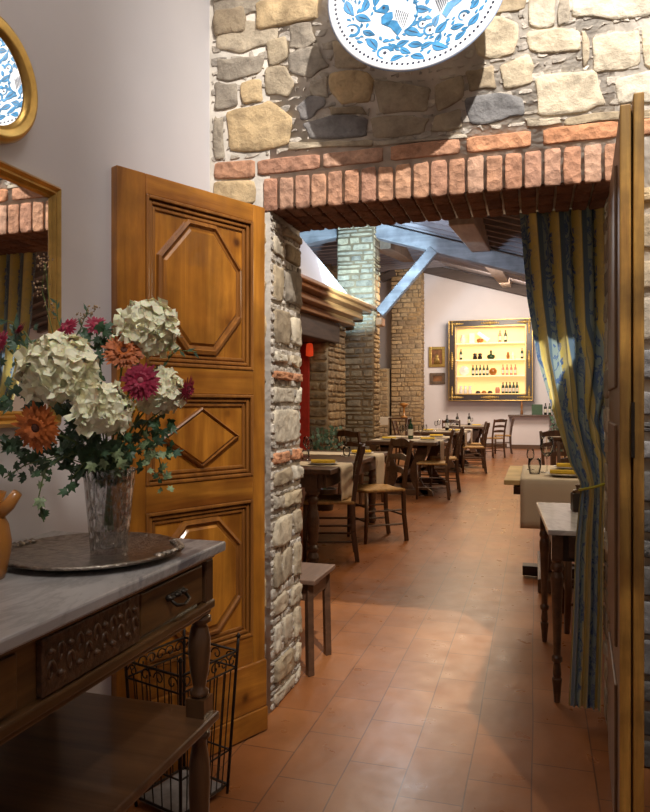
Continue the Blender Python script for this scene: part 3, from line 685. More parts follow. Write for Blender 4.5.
# ================================================================== CONSOLE
cx0, cxf, cy0, cy1 = LX+.005, -.765, .55, 1.638
t = thing('console_table', 'carved dark walnut console with grey marble top against the left wall', 'table', (-1.03, 1.094, 0))
bx_ = -1.03; by_ = 1.094
def cb(m, x0, x1, y0, y1, z0, z1, mi=0): m.box(((x0+x1)/2-bx_, (y0+y1)/2-by_, (z0+z1)/2), (x1-x0, y1-y0, z1-z0), None, mi)
m = MB(); cb(m, cx0, cxf, cy0, cy1, .875, .90); m.build('marble_top', 'marble', t, bevel=.005)
m = MB(); cb(m, cx0+.01, -.80, .59, 1.595, .755, .875); m.build('apron', 'walnut', t, bevel=.002)
m = MB(); cb(m, cx0+.01, -.782, .575, 1.61, .735, .757); cb(m, cx0+.01, -.790, .583, 1.603, .722, .735); m.build('lower_moulding', 'walnut', t, bevel=.005)
m = MB(); cb(m, cx0+.01, -.785, .575, 1.615, .862, .875); m.build('upper_moulding', 'walnut', t, bevel=.004)
for y0, y1 in ((1.565, 1.605), (.583, .623)):
    m = MB(); cb(m, -.84, -.786, y0, y1, .757, .862); m.build('corner_block', 'walnut_v', t, bevel=.003)
for y0, y1 in ((1.275, 1.555), (.633, .913)):
    dr = MB(); cb(dr, -.80, -.791, y0, y1, .765, .855); dro = dr.build('drawer', 'walnut', t, bevel=.003)
    m = MB(); yc = (y0+y1)/2; m.box((-.787-bx_, yc-by_, .818), (.006,.075,.014)); 
    for k in range(-1, 2): m.lathe([(.001,-.004),(.011,0),(.013,.006),(.001,.010)], (-.786-bx_, yc-by_+k*.03, .815), 10)
    m.tube([(-.786-bx_, yc-by_-.034, .818), (-.768-bx_, yc-by_-.03, .803), (-.764-bx_, yc-by_, .797), (-.768-bx_, yc-by_+.03, .803), (-.786-bx_, yc-by_+.034, .818)], .004, 8)
    m.build('handle', 'handle', dro, smooth=True)
m = MB(); cb(m, -.80, -.786, .965, 1.262, .760, .860); cpn = m.build('carved_panel', 'carve', t, bevel=.003)
m = MB(); cr = random.Random(5)
for k in range(11):
    yy = .985+k*.0255; sgn = 1 if k % 2 else -1
    pts = [(-.786-bx_, yy-by_+.010*math.cos(q)*(1-q/9), .81+sgn*.012+.022*math.sin(q)*(1-q/9)) for q in [j*.6 for j in range(11)]]
    m.tube(pts, [.0045-.0003*j for j in range(11)], 6)
    p = Vector((-.786-bx_, yy-by_, .81-sgn*.022)); m.lathe([(.001,-.006),(.007,-.002),(.008,.003),(.001,.008)], tuple(p), 8)
m.build('scroll_carving', 'walnut_v', cpn, smooth=True)
SH = .445
m = MB(); cb(m, cx0+.005, -.775, .575, 1.622, SH, SH+.022); m.build('shelf', 'shelf_w', t, bevel=.006)
m = MB(); cb(m, cx0+.01, -.788, .585, 1.612, SH-.014, SH); m.build('shelf_edging', 'walnut', t, bevel=.004)
turn = [(.024,.722),(.030,.715),(.030,.705),(.018,.698),(.022,.688),(.028,.66),(.029,.63),(.024,.58),(.018,.55),(.016,.535),(.024,.528),(.024,.520),(.017,.512)]
low = [(.016,SH-.014),(.028,SH-.022),(.028,SH-.032),(.020,SH-.040),(.019,SH-.055),(.026,SH-.10),(.028,SH-.15),(.024,SH-.24),(.018,SH-.30),(.024,SH-.31),(.024,SH-.325),(.018,SH-.34),(.022,.07),(.026,.045),(.024,.02),(.014,0.0)]
for lx, ly in ((-.815,1.585),(-.815,.605),(cx0+.035,1.585),(cx0+.035,.605)):
    m = MB(); m.lathe(turn, (lx-bx_, ly-by_, 0), 20); m.box((lx-bx_, ly-by_, .49), (.05,.05,.046)); m.lathe(low, (lx-bx_, ly-by_, 0), 20); m.build('leg', 'walnut_v', t, smooth=False)
for o in kids(t):
    if o.name.startswith('leg'):
        for p in o.data.polygons: p.use_smooth = len(p.vertices) == 4 and p.area < .0012
# jug at far left
jx, jy = -1.066, 1.135
t = thing('clay_jug', 'ochre glazed clay jug at the left end of the marble console', 'jug', (jx, jy, .90), R_(16.9))
m = MB(); m.lathe([(.001,0),(.038,0),(.042,.01),(.050,.05),(.052,.075),(.046,.11),(.034,.135),(.034,.15),(.042,.175),(.038,.175),(.030,.15),(.030,.13),(.001,.12)], seg=28); m.build('body', 'ochre', t, smooth=True)
m = MB(); m.tube([(.03,0,.135),(.05,0,.150),(.068,0,.175)], [.016,.013,.010], 10); m.build('spout', 'ochre', t, smooth=True)
m = MB(); m.tube([(-.04,0,.165),(-.075,0,.155),(-.08,0,.11),(-.058,0,.07)], .008, 8); m.build('handle', 'ochre', t, smooth=True)
# tray
tx, ty = -.985, 1.378
t = thing('silver_tray', 'round tarnished silver tray with ornate rim under the crystal vase', 'tray', (tx, ty, .90), R_(16.9))
m = MB(); m.lathe([(.001,.001),(.155,.001),(.165,.004),(.188,.013),(.198,.016),(.199,.019),(.190,.018),(.165,.008),(.153,.005),(.001,.005)], seg=64); m.build('dish', 'silver', t, smooth=True)
m = MB(); m.lathe([(.182,.016),(.192,.022),(.201,.021),(.203,.016),(.196,.013)], seg=72, flute=1, fl=.012); m.build('rim', 'silver_rim', t, smooth=True)
for s_ in (-1, 1):
    m = MB()
    for k in range(-5, 6):
        a = k*.085+(0 if s_ == 1 else math.pi); m.lathe([(.001,-.006),(.010,-.003),(.012,.003),(.001,.008)], ((.196+.006*math.cos(k*.6))*math.cos(a), .196*math.sin(a), .019), 8)
    m.build('handle', 'silver_rim', t, smooth=True)
# vase
vx, vy, vz = -.934, 1.371, .906
t = thing('crystal_vase', 'tall cut crystal vase standing on the silver tray', 'vase', (vx, vy, vz))
m = MB(); m.lathe([(.0,.0),(.038,.0),(.041,.004),(.043,.03),(.049,.10),(.055,.165),(.059,.198),(.0575,.201),(.055,.197),(.051,.165),(.045,.10),(.039,.035),(.034,.022),(.0,.020)], seg=48, flute=1, fl=-.03); m.build('body', 'crystal', t, smooth=True)

# ================================================================== BOUQUET
rt = Vector((CA, SA, 0)); fwd = Vector((-SA, CA, 0)); VC = Vector((vx, vy, 0))
def bp(px, py, f):   # right/up offsets from the vase axis, f metres towards the viewer side
    dd = 1.583-f
    return Vector((-SA*dd*1, CA*dd, 0))+rt*((px-325)/F*dd)+zu*(H0+(406-py)/F*dd)
def frame_of(nrm):
    n = Vector(nrm).normalized(); u = n.cross(zu); 
    if u.length < .01: u = Vector((1,0,0))
    u.normalize(); return u, n.cross(u)*1.0, n
NECK = Vector((vx, vy, vz+.19))
def stem_mb(m, p, org, r=.0022):
    a = Vector(p)-org; b = NECK-org; mid = (a+b)/2+Vector((0,0,.02))
    m.tube([a, mid, b, Vector((vx, vy, vz+.05))-org+(a-b)*.05], r, 6)
fr = random.Random(11)
def hydrangea(px, py, f, Rr, label, n=75):
    p = bp(px, py, f); t = thing('hydrangea', label, 'flower', p, 0, 'white hydrangea heads in the vase')
    m = MB()
    for k in range(n):
        z = 1-1.75*(k+.5)/n; a = k*2.39996; q = math.sqrt(max(0, 1-z*z))
        nn = Vector((q*math.cos(a), q*math.sin(a), z*.95)); nn = (nn-fwd*.15).normalized()
        c = nn*Rr*fr.uniform(.78, 1.12); nn = (nn+Vector((fr.uniform(-.35,.35), fr.uniform(-.35,.35), fr.uniform(-.35,.35)))).normalized()
        u, v, w_ = frame_of(nn); sz = fr.uniform(.30,.44)*min(Rr,.06)*1.15; a0 = fr.uniform(0, 1.57)
        for j in range(4):
            b = a0+j*math.pi/2; du = u*math.cos(b)+v*math.sin(b); dv = v*math.cos(b)-u*math.sin(b); cup = fr.uniform(-.25,.75)
            pts = [c, c+du*sz*.5-dv*sz*.5+w_*sz*.18, c+du*sz*.95-dv*sz*.5+w_*sz*(cup+fr.uniform(-.2,.2)), c+du*sz*1.15+w_*sz*(cup-.2), c+du*sz*.95+dv*sz*.5+w_*sz*(cup+fr.uniform(-.2,.2)), c+du*sz*.5+dv*sz*.5+w_*sz*.18, c+du*sz*.6+w_*sz*.02]
            m.add(pts, [(0,1,6),(1,2,6),(2,3,6),(3,4,6),(4,5,6),(5,0,6)])
    m.build('petals', 'white_petal', t)
    m = MB(); m.lathe([(Rr*.70*math.cos(q), Rr*.70*math.sin(q)) for q in [(-1.5+3*j/8) for j in range(9)]], seg=14); m.build('core', plain('pale_green_core', (.42,.46,.22), .8), t, smooth=True)
    m = MB(); stem_mb(m, p, p); m.build('stem', 'stem', t)
def gerbera(px, py, f, Rr, nrm, colk, eyek, label, group, npet=34):
    p = bp(px, py, f); t = thing('gerbera', label, 'flower', p, 0, group)
    u, v, w_ = frame_of(nrm); m = MB()
    for lay, (n, l, lift) in enumerate(((npet, 1.0, .02), (int(npet*.85), .80, .16), (int(npet*.6), .52, .30))):
        for j in range(n):
            a = 2*math.pi*(j+fr.uniform(-.3,.3))/n+lay*.1; du = u*math.cos(a)+v*math.sin(a); dv = v*math.cos(a)-u*math.sin(a)
            ll = Rr*l*fr.uniform(.82,1.08); ww = Rr*.085*(1.1 if lay == 0 else .9); tw = fr.uniform(-.06,.10)
            pts = []
            for q, wq in ((.12,.5),(.4,.95),(.7,1.0),(.9,.6),(1.0,.08)):
                z = Rr*(lift*math.sin(q*2.2)+tw*q)
                pts += [du*ll*q-dv*ww*wq+w_*z, du*ll*q+dv*ww*wq+w_*z]
            m.add(pts, [(2*i, 2*i+1, 2*i+3, 2*i+2) for i in range(4)])
    m.build('petals', colk, t)
    m = MB(); m.lathe([(Rr*.02,Rr*.26),(Rr*.12,Rr*.25),(Rr*.2,Rr*.18),(Rr*.22,Rr*.05),(Rr*.05,-.02*Rr)], seg=16)
    m.v = [tuple(u*x+v*y+w_*z) for x, y, z in m.v]; m.build('flower_eye', eyek, t, smooth=True)
    m = MB(); stem_mb(m, p-w_*.004, p); m.build('stem', 'stem', t)
hydrangea(60, 372, .08, .070, 'large creamy white hydrangea head left in the bouquet, above the big orange gerbera', 95)
hydrangea(148, 331, .01, .058, 'topmost creamy white hydrangea head, leaning towards the door')
hydrangea(103, 411, .12, .050, 'creamy white hydrangea head low in the middle, just over the vase')
hydrangea(160, 392, .02, .046, 'creamy white hydrangea head at the right behind the crimson gerbera')
G1, G2 = 'orange gerberas in the vase', 'crimson gerberas in the vase'
back = -fwd
gerbera(38, 427, .12, .055, back+Vector((-.1,0,-.15)), 'orange_petal', 'flower_eye', 'big rust orange gerbera at lower left facing outward', G1)
gerbera(124, 352, .07, .047, back+Vector((.3,0,.5)), 'orange_petal', 'flower_eye', 'rust orange gerbera at the top between two white hydrangeas', G1)
gerbera(141, 381, .12, .043, back+Vector((.1,0,.15)), 'crimson_petal', 'eye_pink', 'crimson gerbera at centre right below the orange one', G2)
gerbera(187, 389, .04, .032, back*.25+rt+Vector((0,0,-.2)), 'crimson_petal', 'eye_pink', 'crimson gerbera at the far right seen from the side', G2, 24)
gerbera(68, 328, .0, .030, back+Vector((-.4,0,.6)), 'crimson_petal', 'eye_pink', 'crimson gerbera at the top against the mirror frame corner', G2, 22)
gerbera(96, 325, -.01, .028, back+Vector((.4,0,.7)), 'crimson_petal', 'eye_pink', 'small crimson gerbera between mirror frame and top hydrangea', G2, 22)
gerbera(22, 330, .0, .032, back*.3-rt*.6+Vector((0,0,.4)), 'crimson_petal', 'eye_pink', 'crimson gerbera in front of the mirror glass', G2, 22)
gerbera(1, 342, .02, .030, back+Vector((-.6,0,.3)), 'crimson_petal', 'eye_pink', 'crimson gerbera at the left end of the bouquet', G2, 22)
def leaf_star(m, c, nrm, sz, a0, mi):
    u, v, w_ = frame_of(nrm); pts = []
    for a, r in ((0,1.0),(.38,.52),(.75,.85),(1.25,.42),(1.75,.62),(2.5,.35),(3.14,.18),(-2.5,.35),(-1.75,.62),(-1.25,.42),(-.75,.85),(-.38,.52)):
        b = a+a0; pts.append(c+(u*math.cos(b)+v*math.sin(b))*r*sz+w_*(-.22*sz*r*r))
    m.add(pts+[c], [(i, (i+1)%12, 12) for i in range(12)], mi)
def sprig(path, n, sz, label, mis=(0,), spread_=.03, mats=('leaf','leaf2','leaf3')):
    o = Vector(path[0]); t = thing('ivy_sprig', label, 'foliage', o, 0, 'ivy and leaf sprigs in the vase'); m = MB(); s = MB()
    P = [Vector(p) for p in path]; s.tube([p-o for p in P], .0015, 5)
    for k in range(n):
        q = (k+.5)/n*(len(P)-1); i = min(int(q), len(P)-2); c = P[i].lerp(P[i+1], q-i)-o
        c = c+Vector([fr.uniform(-1,1)*spread_ for _ in range(3)])
        leaf_star(m, c, (back*.9+rt*fr.uniform(-.8,.8)+zu*fr.uniform(-.3,.9)), sz*fr.uniform(.6,1.15), fr.uniform(-3.1,3.1), fr.choice(mis))
    m.build('leaves', list(mats), t); s.build('stem', 'stem', t)
nk = NECK
sprig([nk, bp(70,450,.06), bp(45,470,.08), bp(38,500,.09), bp(44,522,.09)], 20, .020, 'ivy sprig trailing down left of the crystal vase', (0,1,0), .012)
sprig([nk, bp(60,455,.05), bp(25,465,.06), bp(4,478,.06)], 20, .022, 'dark ivy sprig reaching left under the big orange gerbera', (0,), .022)
sprig([nk, bp(85,462,.08), bp(72,478,.09), bp(70,490,.09)], 14, .021, 'dark ivy sprig hanging over the left rim of the vase', (0,), .016)
sprig([nk, bp(140,445,.06), bp(158,455,.06), bp(165,480,.06)], 34, .019, 'variegated ivy sprig drooping right of the vase rim', (0,1,1), .028)
sprig([nk, bp(125,440,.10), bp(118,452,.12), bp(100,455,.12)], 34, .020, 'ivy leaves spilling over the front of the vase', (0,0,1), .028)
sprig([nk, bp(150,425,.03), bp(162,435,.03), bp(160,445,.03)], 34, .020, 'dark ivy cluster under the right hand hydrangea', (0,0,2), .030)
sprig([nk, bp(60,430,.02), bp(30,400,.02), bp(5,385,.02)], 46, .026, 'dark leaf cluster filling the left of the bouquet', (0,2), .042)
sprig([nk, bp(90,420,-.01), bp(75,400,-.01), bp(100,370,-.01)], 50, .026, 'dark leaf cluster filling the middle of the bouquet', (0,2), .045)
sprig([nk, bp(130,420,-.01), bp(150,380,-.02), bp(110,350,-.02)], 46, .024, 'dark leaf cluster filling the right of the bouquet', (0,2), .04)
sprig([nk, bp(60,380,-.02), bp(40,340,-.02), bp(8,350,-.02)], 36, .022, 'grey green leaf cluster behind the left hydrangea', (0,2,2), .035)
def slim(path_pts, label, mk='leaf3', sz=.03, n=9):
    o = Vector(path_pts[0]); t = thing('leaf_frond', label, 'foliage', o, 0, 'slender fronds in the vase'); m = MB(); s = MB()
    P = [Vector(p) for p in path_pts]; s.tube([p-o for p in P], .0012, 5)
    for k in range(n):
        q = (k+.5)/n*(len(P)-1); i = min(int(q), len(P)-2); c = P[i].lerp(P[i+1], q-i)-o; d_ = (P[i+1]-P[i]).normalized(); sd = 1 if k % 2 else -1
        e = (d_*.6+rt*sd*.3+zu*.3*sd).normalized(); w_ = e.cross(back).normalized()*sz*.16
        m.add([c, c+e*sz*.4+w_, c+e*sz, c+e*sz*.4-w_], [(0,1,2,3)])
    m.build('leaves', mk, t); s.build('stem', 'stem', t)
slim([nk, bp(40,370,-.01), bp(12,322,.0), bp(-12,316,.0)], 'slender green frond arching left over the mirror', sz=.04)
slim([nk, bp(160,370,.0), bp(176,350,.0), bp(197,352,.0)], 'thin green frond reaching right in front of the door panel', sz=.022)
slim([nk, bp(70,360,-.03), bp(58,320,-.03), bp(56,300,-.03)], 'thin frond rising in front of the gilt frame', sz=.022)
slim([nk, bp(60,360,-.03), bp(80,330,-.03), bp(88,308,-.03)], 'thin frond rising right of the gilt frame', sz=.022)
def blossoms(pts, label, mk, n, sp, r=.004):
    o = nk; t = thing('blossom_spray', label, 'foliage', o, 0, 'small blossom sprays in the vase'); m = MB(); s = MB()
    P = [Vector(p)-o for p in pts]; s.tube([Vector((0,0,0))]+P, .001, 5)
    for k in range(n):
        c = P[fr.randrange(1, len(P))]+Vector([fr.uniform(-1,1)*sp for _ in range(3)]); q = r*fr.uniform(.6,1.3)
        m.add([c+Vector(v)*q for v in ((1,0,0),(-1,0,0),(0,1,0),(0,-1,0),(0,0,1),(0,0,-1))], [(0,2,4),(2,1,4),(1,3,4),(3,0,4),(2,0,5),(1,2,5),(3,1,5),(0,3,5)])
    m.build('blossoms', mk, t); s.build('stem', 'stem', t)
blossoms([bp(50,380,.0), bp(24,350,.02), bp(18,360,.02)], 'small yellow blossoms left of the white hydrangea', 'berry', 26, .012)
blossoms([bp(60,360,-.03), bp(42,290,-.03), bp(45,262,-.03), bp(50,310,-.03)], 'tan dried blossom spray in front of the mirror frame', 'dry', 60, .018, .0035)
blossoms([bp(90,360,-.03), bp(80,318,-.03), bp(92,312,-.03)], 'tiny pale blossom spray above the crimson gerberas', 'dry', 40, .014, .003)
blossoms([bp(120,440,.10), bp(128,402,.11), bp(132,410,.11)], 'small pale yellow blossoms beside the lower white hydrangea', 'berry', 18, .008, .003)
sprig([nk, bp(60,440,.03), bp(30,445,.03), bp(2,440,.02)], 46, .026, 'dark ivy cluster behind the big orange gerbera', (0,2,0), .035)
sprig([nk, bp(90,450,.04), bp(80,440,.05), bp(62,460,.05)], 40, .024, 'dark ivy cluster between the two lower flower heads', (0,), .03)
sprig([nk, bp(90,350,.0), bp(110,335,.0), bp(75,345,.0)], 30, .022, 'grey green leaf cluster under the small crimson gerberas', (0,2), .03)

# ================================================================== IRON UMBRELLA STAND
ux, uy = -1.07, 1.965
t = thing('umbrella_stand', 'black wrought iron umbrella stand between the console and the open door', 'stand', (ux, uy, 0), R_(74))
def rectring(m, hw, hd, z, r): 
    for a, b in (((-hw,-hd),(hw,-hd)),((hw,-hd),(hw,hd)),((hw,hd),(-hw,hd)),((-hw,hd),(-hw,-hd))): m.tube([(a[0],a[1],z),(b[0],b[1],z)], r, 6)
TW, TD, BW, BD = .128, .118, .105, .095
m = MB(); rectring(m, TW, TD, .458, .004); rectring(m, TW*.985, TD*.985, .405, .003); m.build('rim', 'iron', t, smooth=True)
m = MB(); rectring(m, BW, BD, .03, .004); rectring(m, BW*1.06, BD*1.06, .14, .003); m.build('base_ring', 'iron', t, smooth=True)
for sx_ in (-1, 1):
    for sy_ in (-1, 1):
        m = MB(); m.tube([(sx_*TW*1.02, sy_*TD*1.02, .50), (sx_*TW, sy_*TD, .455), (sx_*BW, sy_*BD, .0)], .005, 8); m.lathe([(.001,-.01),(.009,0),(.001,.012)], (sx_*TW*1.02, sy_*TD*1.02, .505), 8); m.build('corner_post', 'iron', t, smooth=True)
m = MB()
for s_ in (-1, 1):
    for k in range(1, 8):
        q = -1+k/4; m.tube([(q*TW, s_*TD, .405), (q*BW, s_*BD, .03)], .0022, 5)
    for k in range(1, 5):
        q = -1+k/2.5; m.tube([(s_*TW, q*TD, .405), (s_*BW, q*BD, .03)], .0022, 5)
m.build('bar_grille', 'iron', t)
m = MB()
def scroll(m, f, s_, r0=.022):
    pts = [f(s_*(r0*(1-a/8.5))*math.cos(a), (r0*(1-a/8.5))*math.sin(a)) for a in [j*.5 for j in range(14)]]; m.tube(pts, .0024, 5)
for s_ in (-1, 1):
    for k in range(6):
        c = (-1+(k+.5)/3)*TW*.96; scroll(m, lambda a, b: (c+a, s_*TD, .432+b), 1 if k % 2 else -1)
    for k in range(4):
        c = (-1+(k+.5)/2)*TD*.96; scroll(m, lambda a, b: (s_*TW, c+a, .432+b), 1 if k % 2 else -1)
m.build('scroll_border', 'iron', t)
m = MB(); m.box((0,0,.022), (2*BW-.012, 2*BD-.012, .014)); m.build('drip_tray', plain('white_stone_tray', (.26,.24,.23), .6, var=.3, vscale=25), t, bevel=.003)

# ================================================================== DINING FURNITURE
def make_chair():
    t = thing('dining_chair', 'x', 'chair', (0,0,0), 0, 'rush seated dining chairs'); sw, sd = .20, .19
    for s_ in (-1, 1):
        m = MB(); m.tube([(s_*sw, sd, .47), (s_*sw, sd, .22), (s_*(sw-.004), sd+.008, 0)], [.019,.020,.015], 8); m.build('leg', 'chair', t, smooth=True)
        m = MB(); 
        pts = [(s_*(sw-.012), -sd-.035, 0), (s_*(sw-.01), -sd-.006, .25), (s_*(sw-.01), -sd, .46), (s_*(sw-.008), -sd-.03, .70), (s_*(sw-.006), -sd-.085, .93)]
        for a, b in zip(pts, pts[1:]): m.bar(a, b, .030, .036, up=(0,1,0))
        m.build('back_post', 'chair', t, bevel=.004)
    def slat(zc, hh, yo, arch):
        m = MB()
        def fn(u, v): x = (u*2-1)*(sw-.015); c = math.cos((u-.5)*math.pi); return (x, yo-.028*c, zc+(v-.5)*hh+arch*c*(.2+.8*v))
        m.grid(fn, 10, 2); m.build('back_slat', 'chair', t, solid=.014)
    slat(.885, .055, -sd-.075, .028); slat(.755, .042, -sd-.042, .022); slat(.635, .042, -sd-.018, .02)
    m = MB(); m.box((0,0,0), (2*sw+.02, 2*sd+.02, .03))
    def st(u, v):
        x, y = u*2-1, v*2-1; e = (1-x*x)*(1-y*y); return (x*(sw+.012+.006*y), y*(sd+.012), .472-.006+.012*abs(x)**2-.003*e)
    m = MB(); m.grid(st, 10, 10); m.build('seat', 'rush', t, solid=.028, smooth=True)
    m = MB()
    for s_ in (-1, 1):
        for z in (.16, .29): m.tube([(s_*sw, sd, z), (s_*(sw-.01), -sd-.006, z)], .009, 6)
    for z in (.20, .33): m.tube([(-sw, sd, z), (sw, sd, z)], .009, 6)
    m.tube([(-sw+.01, -sd-.008, .24), (sw-.01, -sd-.008, .24)], .009, 6)
    m.build('stretchers', 'chair', t)
    return t
chair0 = make_chair(); used = [0]
def chair(x, y, deg, label):
    if not used[0]: used[0] = 1; chair0.location = (x, y, 0); chair0.rotation_euler = (0,0,R_(deg)); chair0['label'] = label; return chair0
    return copy_tree(chair0, (x, y, 0), R_(deg), label)
chair(-1.63, 5.48, 107, 'rush seated chair at the nearest left table, seen edge-on behind the wooden stool')
chair(-1.43, 6.36, 128, 'rush seated ladder-back chair turned out at the far end of the nearest left table')
chair(-1.33, 9.42, 95, 'rush seated chair at the near corner of the second left table')
chair(-1.29, 10.30, 99, 'second rush seated chair from the front along the aisle side of the second left table')
chair(-2.16, 8.72, -28, 'ladder-back chair standing between the first and second left tables beside the stone pillar')
chair(-1.10, 13.25, 97, 'rush seated chair nearest us on the aisle side of the third left table')
chair(-1.22, 14.35, 93, 'rush seated chair at the far corner of the third left table')
chair(-1.85, 16.2, 5, 'ladder-back chair with its arched back to us before the farthest left table')
chair(-.98, 17.2, 48, 'rush seated chair by the farthest left table, facing it')
chair(-.80, 18.7, 95, 'farthest chair in the aisle, near the sideboard on the white wall')
chair(-2.60, 10.95, -90, 'rush seated chair on the wall side of the second left table')
chair(-2.55, 14.3, -90, 'rush seated chair on the wall side of the third left table')


TZ = .76
def turned_table():
    t = thing('dining_table', 'dark wooden dining table with turned legs nearest on the left', 'table', (-2.0, 6.2, 0))
    W, Ln = .50, 1.12
    m = MB(); m.box((0,0,TZ-.02), (2*W, 2*Ln, .04)); m.build('table_top', 'tablew', t, bevel=.006)
    m = MB()
    m.box((0,-Ln+.07,TZ-.095), (2*W-.16,.025,.11)); m.box((0,Ln-.07,TZ-.095), (2*W-.16,.025,.11))
    for s_ in (-1,1): m.box((s_*(W-.07),0,TZ-.095), (.025,2*Ln-.16,.11))
    m.build('apron', 'tablew', t)
    for sx_ in (-1, 1):
        for sy_ in (-1, 1):
            m = MB(); x, y = sx_*(W-.17), sy_*(Ln-.09)
            m.box((x,y,TZ-.11), (.10,.10,.14)); m.lathe([(.055,.58),(.055,.56),(.03,.54),(.045,.52),(.045,.50),(.032,.48),(.036,.44),(.050,.38),(.052,.32),(.040,.22),(.032,.16),(.046,.14),(.046,.12),(.034,.10),(.048,.06),(.044,.02),(.03,0)], (x,y,0), 16)
            m.build('leg', 'tablew', t)
turned_table()
def trestle(loc_, W, Ln, label):
    t = thing('trestle_table', label, 'table', loc_, 0, 'dark trestle tables along the left wall')
    m = MB(); m.box((0,0,TZ-.025), (2*W, 2*Ln, .05)); m.build('table_top', 'tablew', t, bevel=.006)
    for s_ in (-1, 1):
        m = MB(); y = s_*(Ln-.25)
        for q in (-1, 1):
            poly = [(q*.30,.0),(q*.42,.0),(q*.40,.07),(q*.29,.14),(q*.22,.26),(q*.24,.40),(q*.32,.55),(q*.34,.70),(q*.20,.70),(q*.16,.55),(q*.10,.40),(q*.09,.26),(q*.14,.12)]
            if q < 0: poly = poly[::-1]
            m.prism(poly, (0,y-.03,0), (1,0,0), (0,0,1), (0,1,0), .06)
        m.box((0,y,.05), (.7,.06,.08)); m.box((0,y,.69), (.66,.06,.06)); m.build('trestle_leg', 'tablew', t, bevel=.006)
    m = MB(); m.box((0,0,.30), (.07,2*Ln-.5,.08)); m.build('stretcher', 'tablew', t, bevel=.004)
    return t
trestle((-1.76, 10.35, 0), .49, 1.0, 'dark trestle table with curved legs, second on the left')
trestle((-1.74, 14.0, 0), .47, 1.05, 'third dark trestle table on the left with pale runners')
trestle((-1.62, 17.7, 0), .47, .95, 'farthest dark trestle table on the left')
def runner(xc, yc, W, wid, drop, label, name='table_runner', z=TZ, group='cream linen table runners'):
    m = MB(); prof = [(-W-.012,-drop),(-W-.014,-.02),(-W-.002,.003),(-W*.5,.003),(0,.003),(W*.5,.003),(W+.002,.003),(W+.014,-.02),(W+.012,-drop*.5),(W+.016,-drop)]
    def fn(u, v):
        q = u*(len(prof)-1); i = min(int(q), len(prof)-2); a, b = prof[i], prof[i+1]; f_ = q-i
        x = a[0]+(b[0]-a[0])*f_; zz = a[1]+(b[1]-a[1])*f_; wv = .008*math.sin(v*14+x*3)*max(0, -zz)/max(drop, .1)
        return (x+wv, (v-.5)*wid, zz)
    m.grid(fn, 27, 10); tag(m.build(name, 'linen', loc=(xc, yc, z), solid=.004, smooth=True), label, 'runner', group)
runner(-2.0, 5.52, .50, .40, .27, 'cream runner nearest us hanging over the first left table')
runner(-2.0, 6.8, .50, .40, .33, 'cream runner at the far end of the first left table')
runner(-1.76, 9.85, .49, .40, .30, 'cream runner at the near end of the second left table')
runner(-1.76, 10.9, .49, .40, .3, 'cream runner at the far end of the second left table')
runner(-1.74, 13.4, .47, .42, .35, 'cream runner at the near end of the third left table')
runner(-1.74, 14.6, .47, .42, .35, 'cream runner at the far end of the third left table')
runner(-1.62, 17.2, .47, .42, .35, 'cream runner hanging over the farthest left table')

def make_plate():
    t = thing('plate', 'x', 'plate', (0,0,0), 0, 'white dinner plates'); m = MB(); m.lathe([(.001,0),(.08,0),(.125,.014),(.13,.017),(.124,.018),(.08,.005),(.001,.005)], seg=28); m.build('dish', 'china', t, smooth=True); return t
plate0 = make_plate(); pu = [0]
def nap():
    m = MB(); 
    def fn(u, v): a = u*2*math.pi; return (.10*(v*2-1), .028*math.cos(a)*(1-.25*v), .018+.016*math.sin(a))
    m.grid(fn, 12, 6); return m
nap0 = None
def setting(x, y, rz, where, z=TZ+.006):
    global nap0
    if not pu[0]: pu[0] = 1; plate0.location = (x, y, z); plate0['label'] = 'white dinner plate '+where
    else: copy_tree(plate0, (x, y, z), 0, 'white dinner plate '+where)
    if nap0 is None: nap0 = nap().build('napkin', 'napkin', smooth=True); tag(nap0, 'folded yellow napkin on the plate '+where, 'napkin', 'folded yellow napkins'); nap0.location = (x, y, z+.006); nap0.rotation_euler = (0,0,rz)
    else:
        c = nap0.copy(); C.objects.link(c); c.location = (x, y, z+.006); c.rotation_euler = (0,0,rz); c['label'] = 'folded yellow napkin on the plate '+where
setting(-1.68, 5.48, .2, 'nearest us on the first left table')
setting(-1.68, 6.8, .3, 'at the far aisle corner of the first left table')
setting(-2.3, 5.5, .1, 'on the fireplace side of the first left table')
setting(-2.02, 9.85, .1, 'at the near wall side of the second left table')
setting(-1.46, 9.85, .2, 'at the near aisle side of the second left table')
setting(-1.48, 10.9, .2, 'at the far aisle side of the second left table')
setting(-1.48, 13.4, .2, 'at the near aisle side of the third left table')
setting(-1.98, 13.4, .1, 'at the near wall side of the third left table')
setting(-1.36, 17.2, .2, 'on the farthest left table')
def make_glass(h=.19, r=.036):
    t = thing('wine_glass', 'x', 'glass', (0,0,0), 0, 'clear wine glasses')
    m = MB(); m.lathe([(.0,.0),(.033,.0),(.033,.002),(.006,.006),(.004,.02),(.004,h*.42),(.012,h*.46),(r*.9,h*.6),(r,h*.75),(r*.8,h),(r*.76,h),(r*.95,h*.75),(r*.84,h*.61),(.010,h*.48),(.0,h*.47)], seg=20); m.build('bowl_and_stem', 'glass', t, smooth=True); return t
def make_tumbler():
    t = thing('tumbler', 'x', 'glass', (0,0,0), 0, 'clear water tumblers')
    m = MB(); m.lathe([(.0,.0),(.030,.0),(.038,.05),(.036,.09),(.034,.09),(.036,.05),(.028,.006),(.0,.006)], seg=20); m.build('body', 'glass', t, smooth=True); return t
g0 = make_glass(); t0 = make_tumbler(); gu = {}
def put(o, x, y, label, z=TZ+.006, sc_=1):
    if o.name not in gu: gu[o.name] = 1; c = o; c.location = (x, y, z); c['label'] = label
    else: c = copy_tree(o, (x, y, z), 0, label)
    c.scale = (sc_,)*3
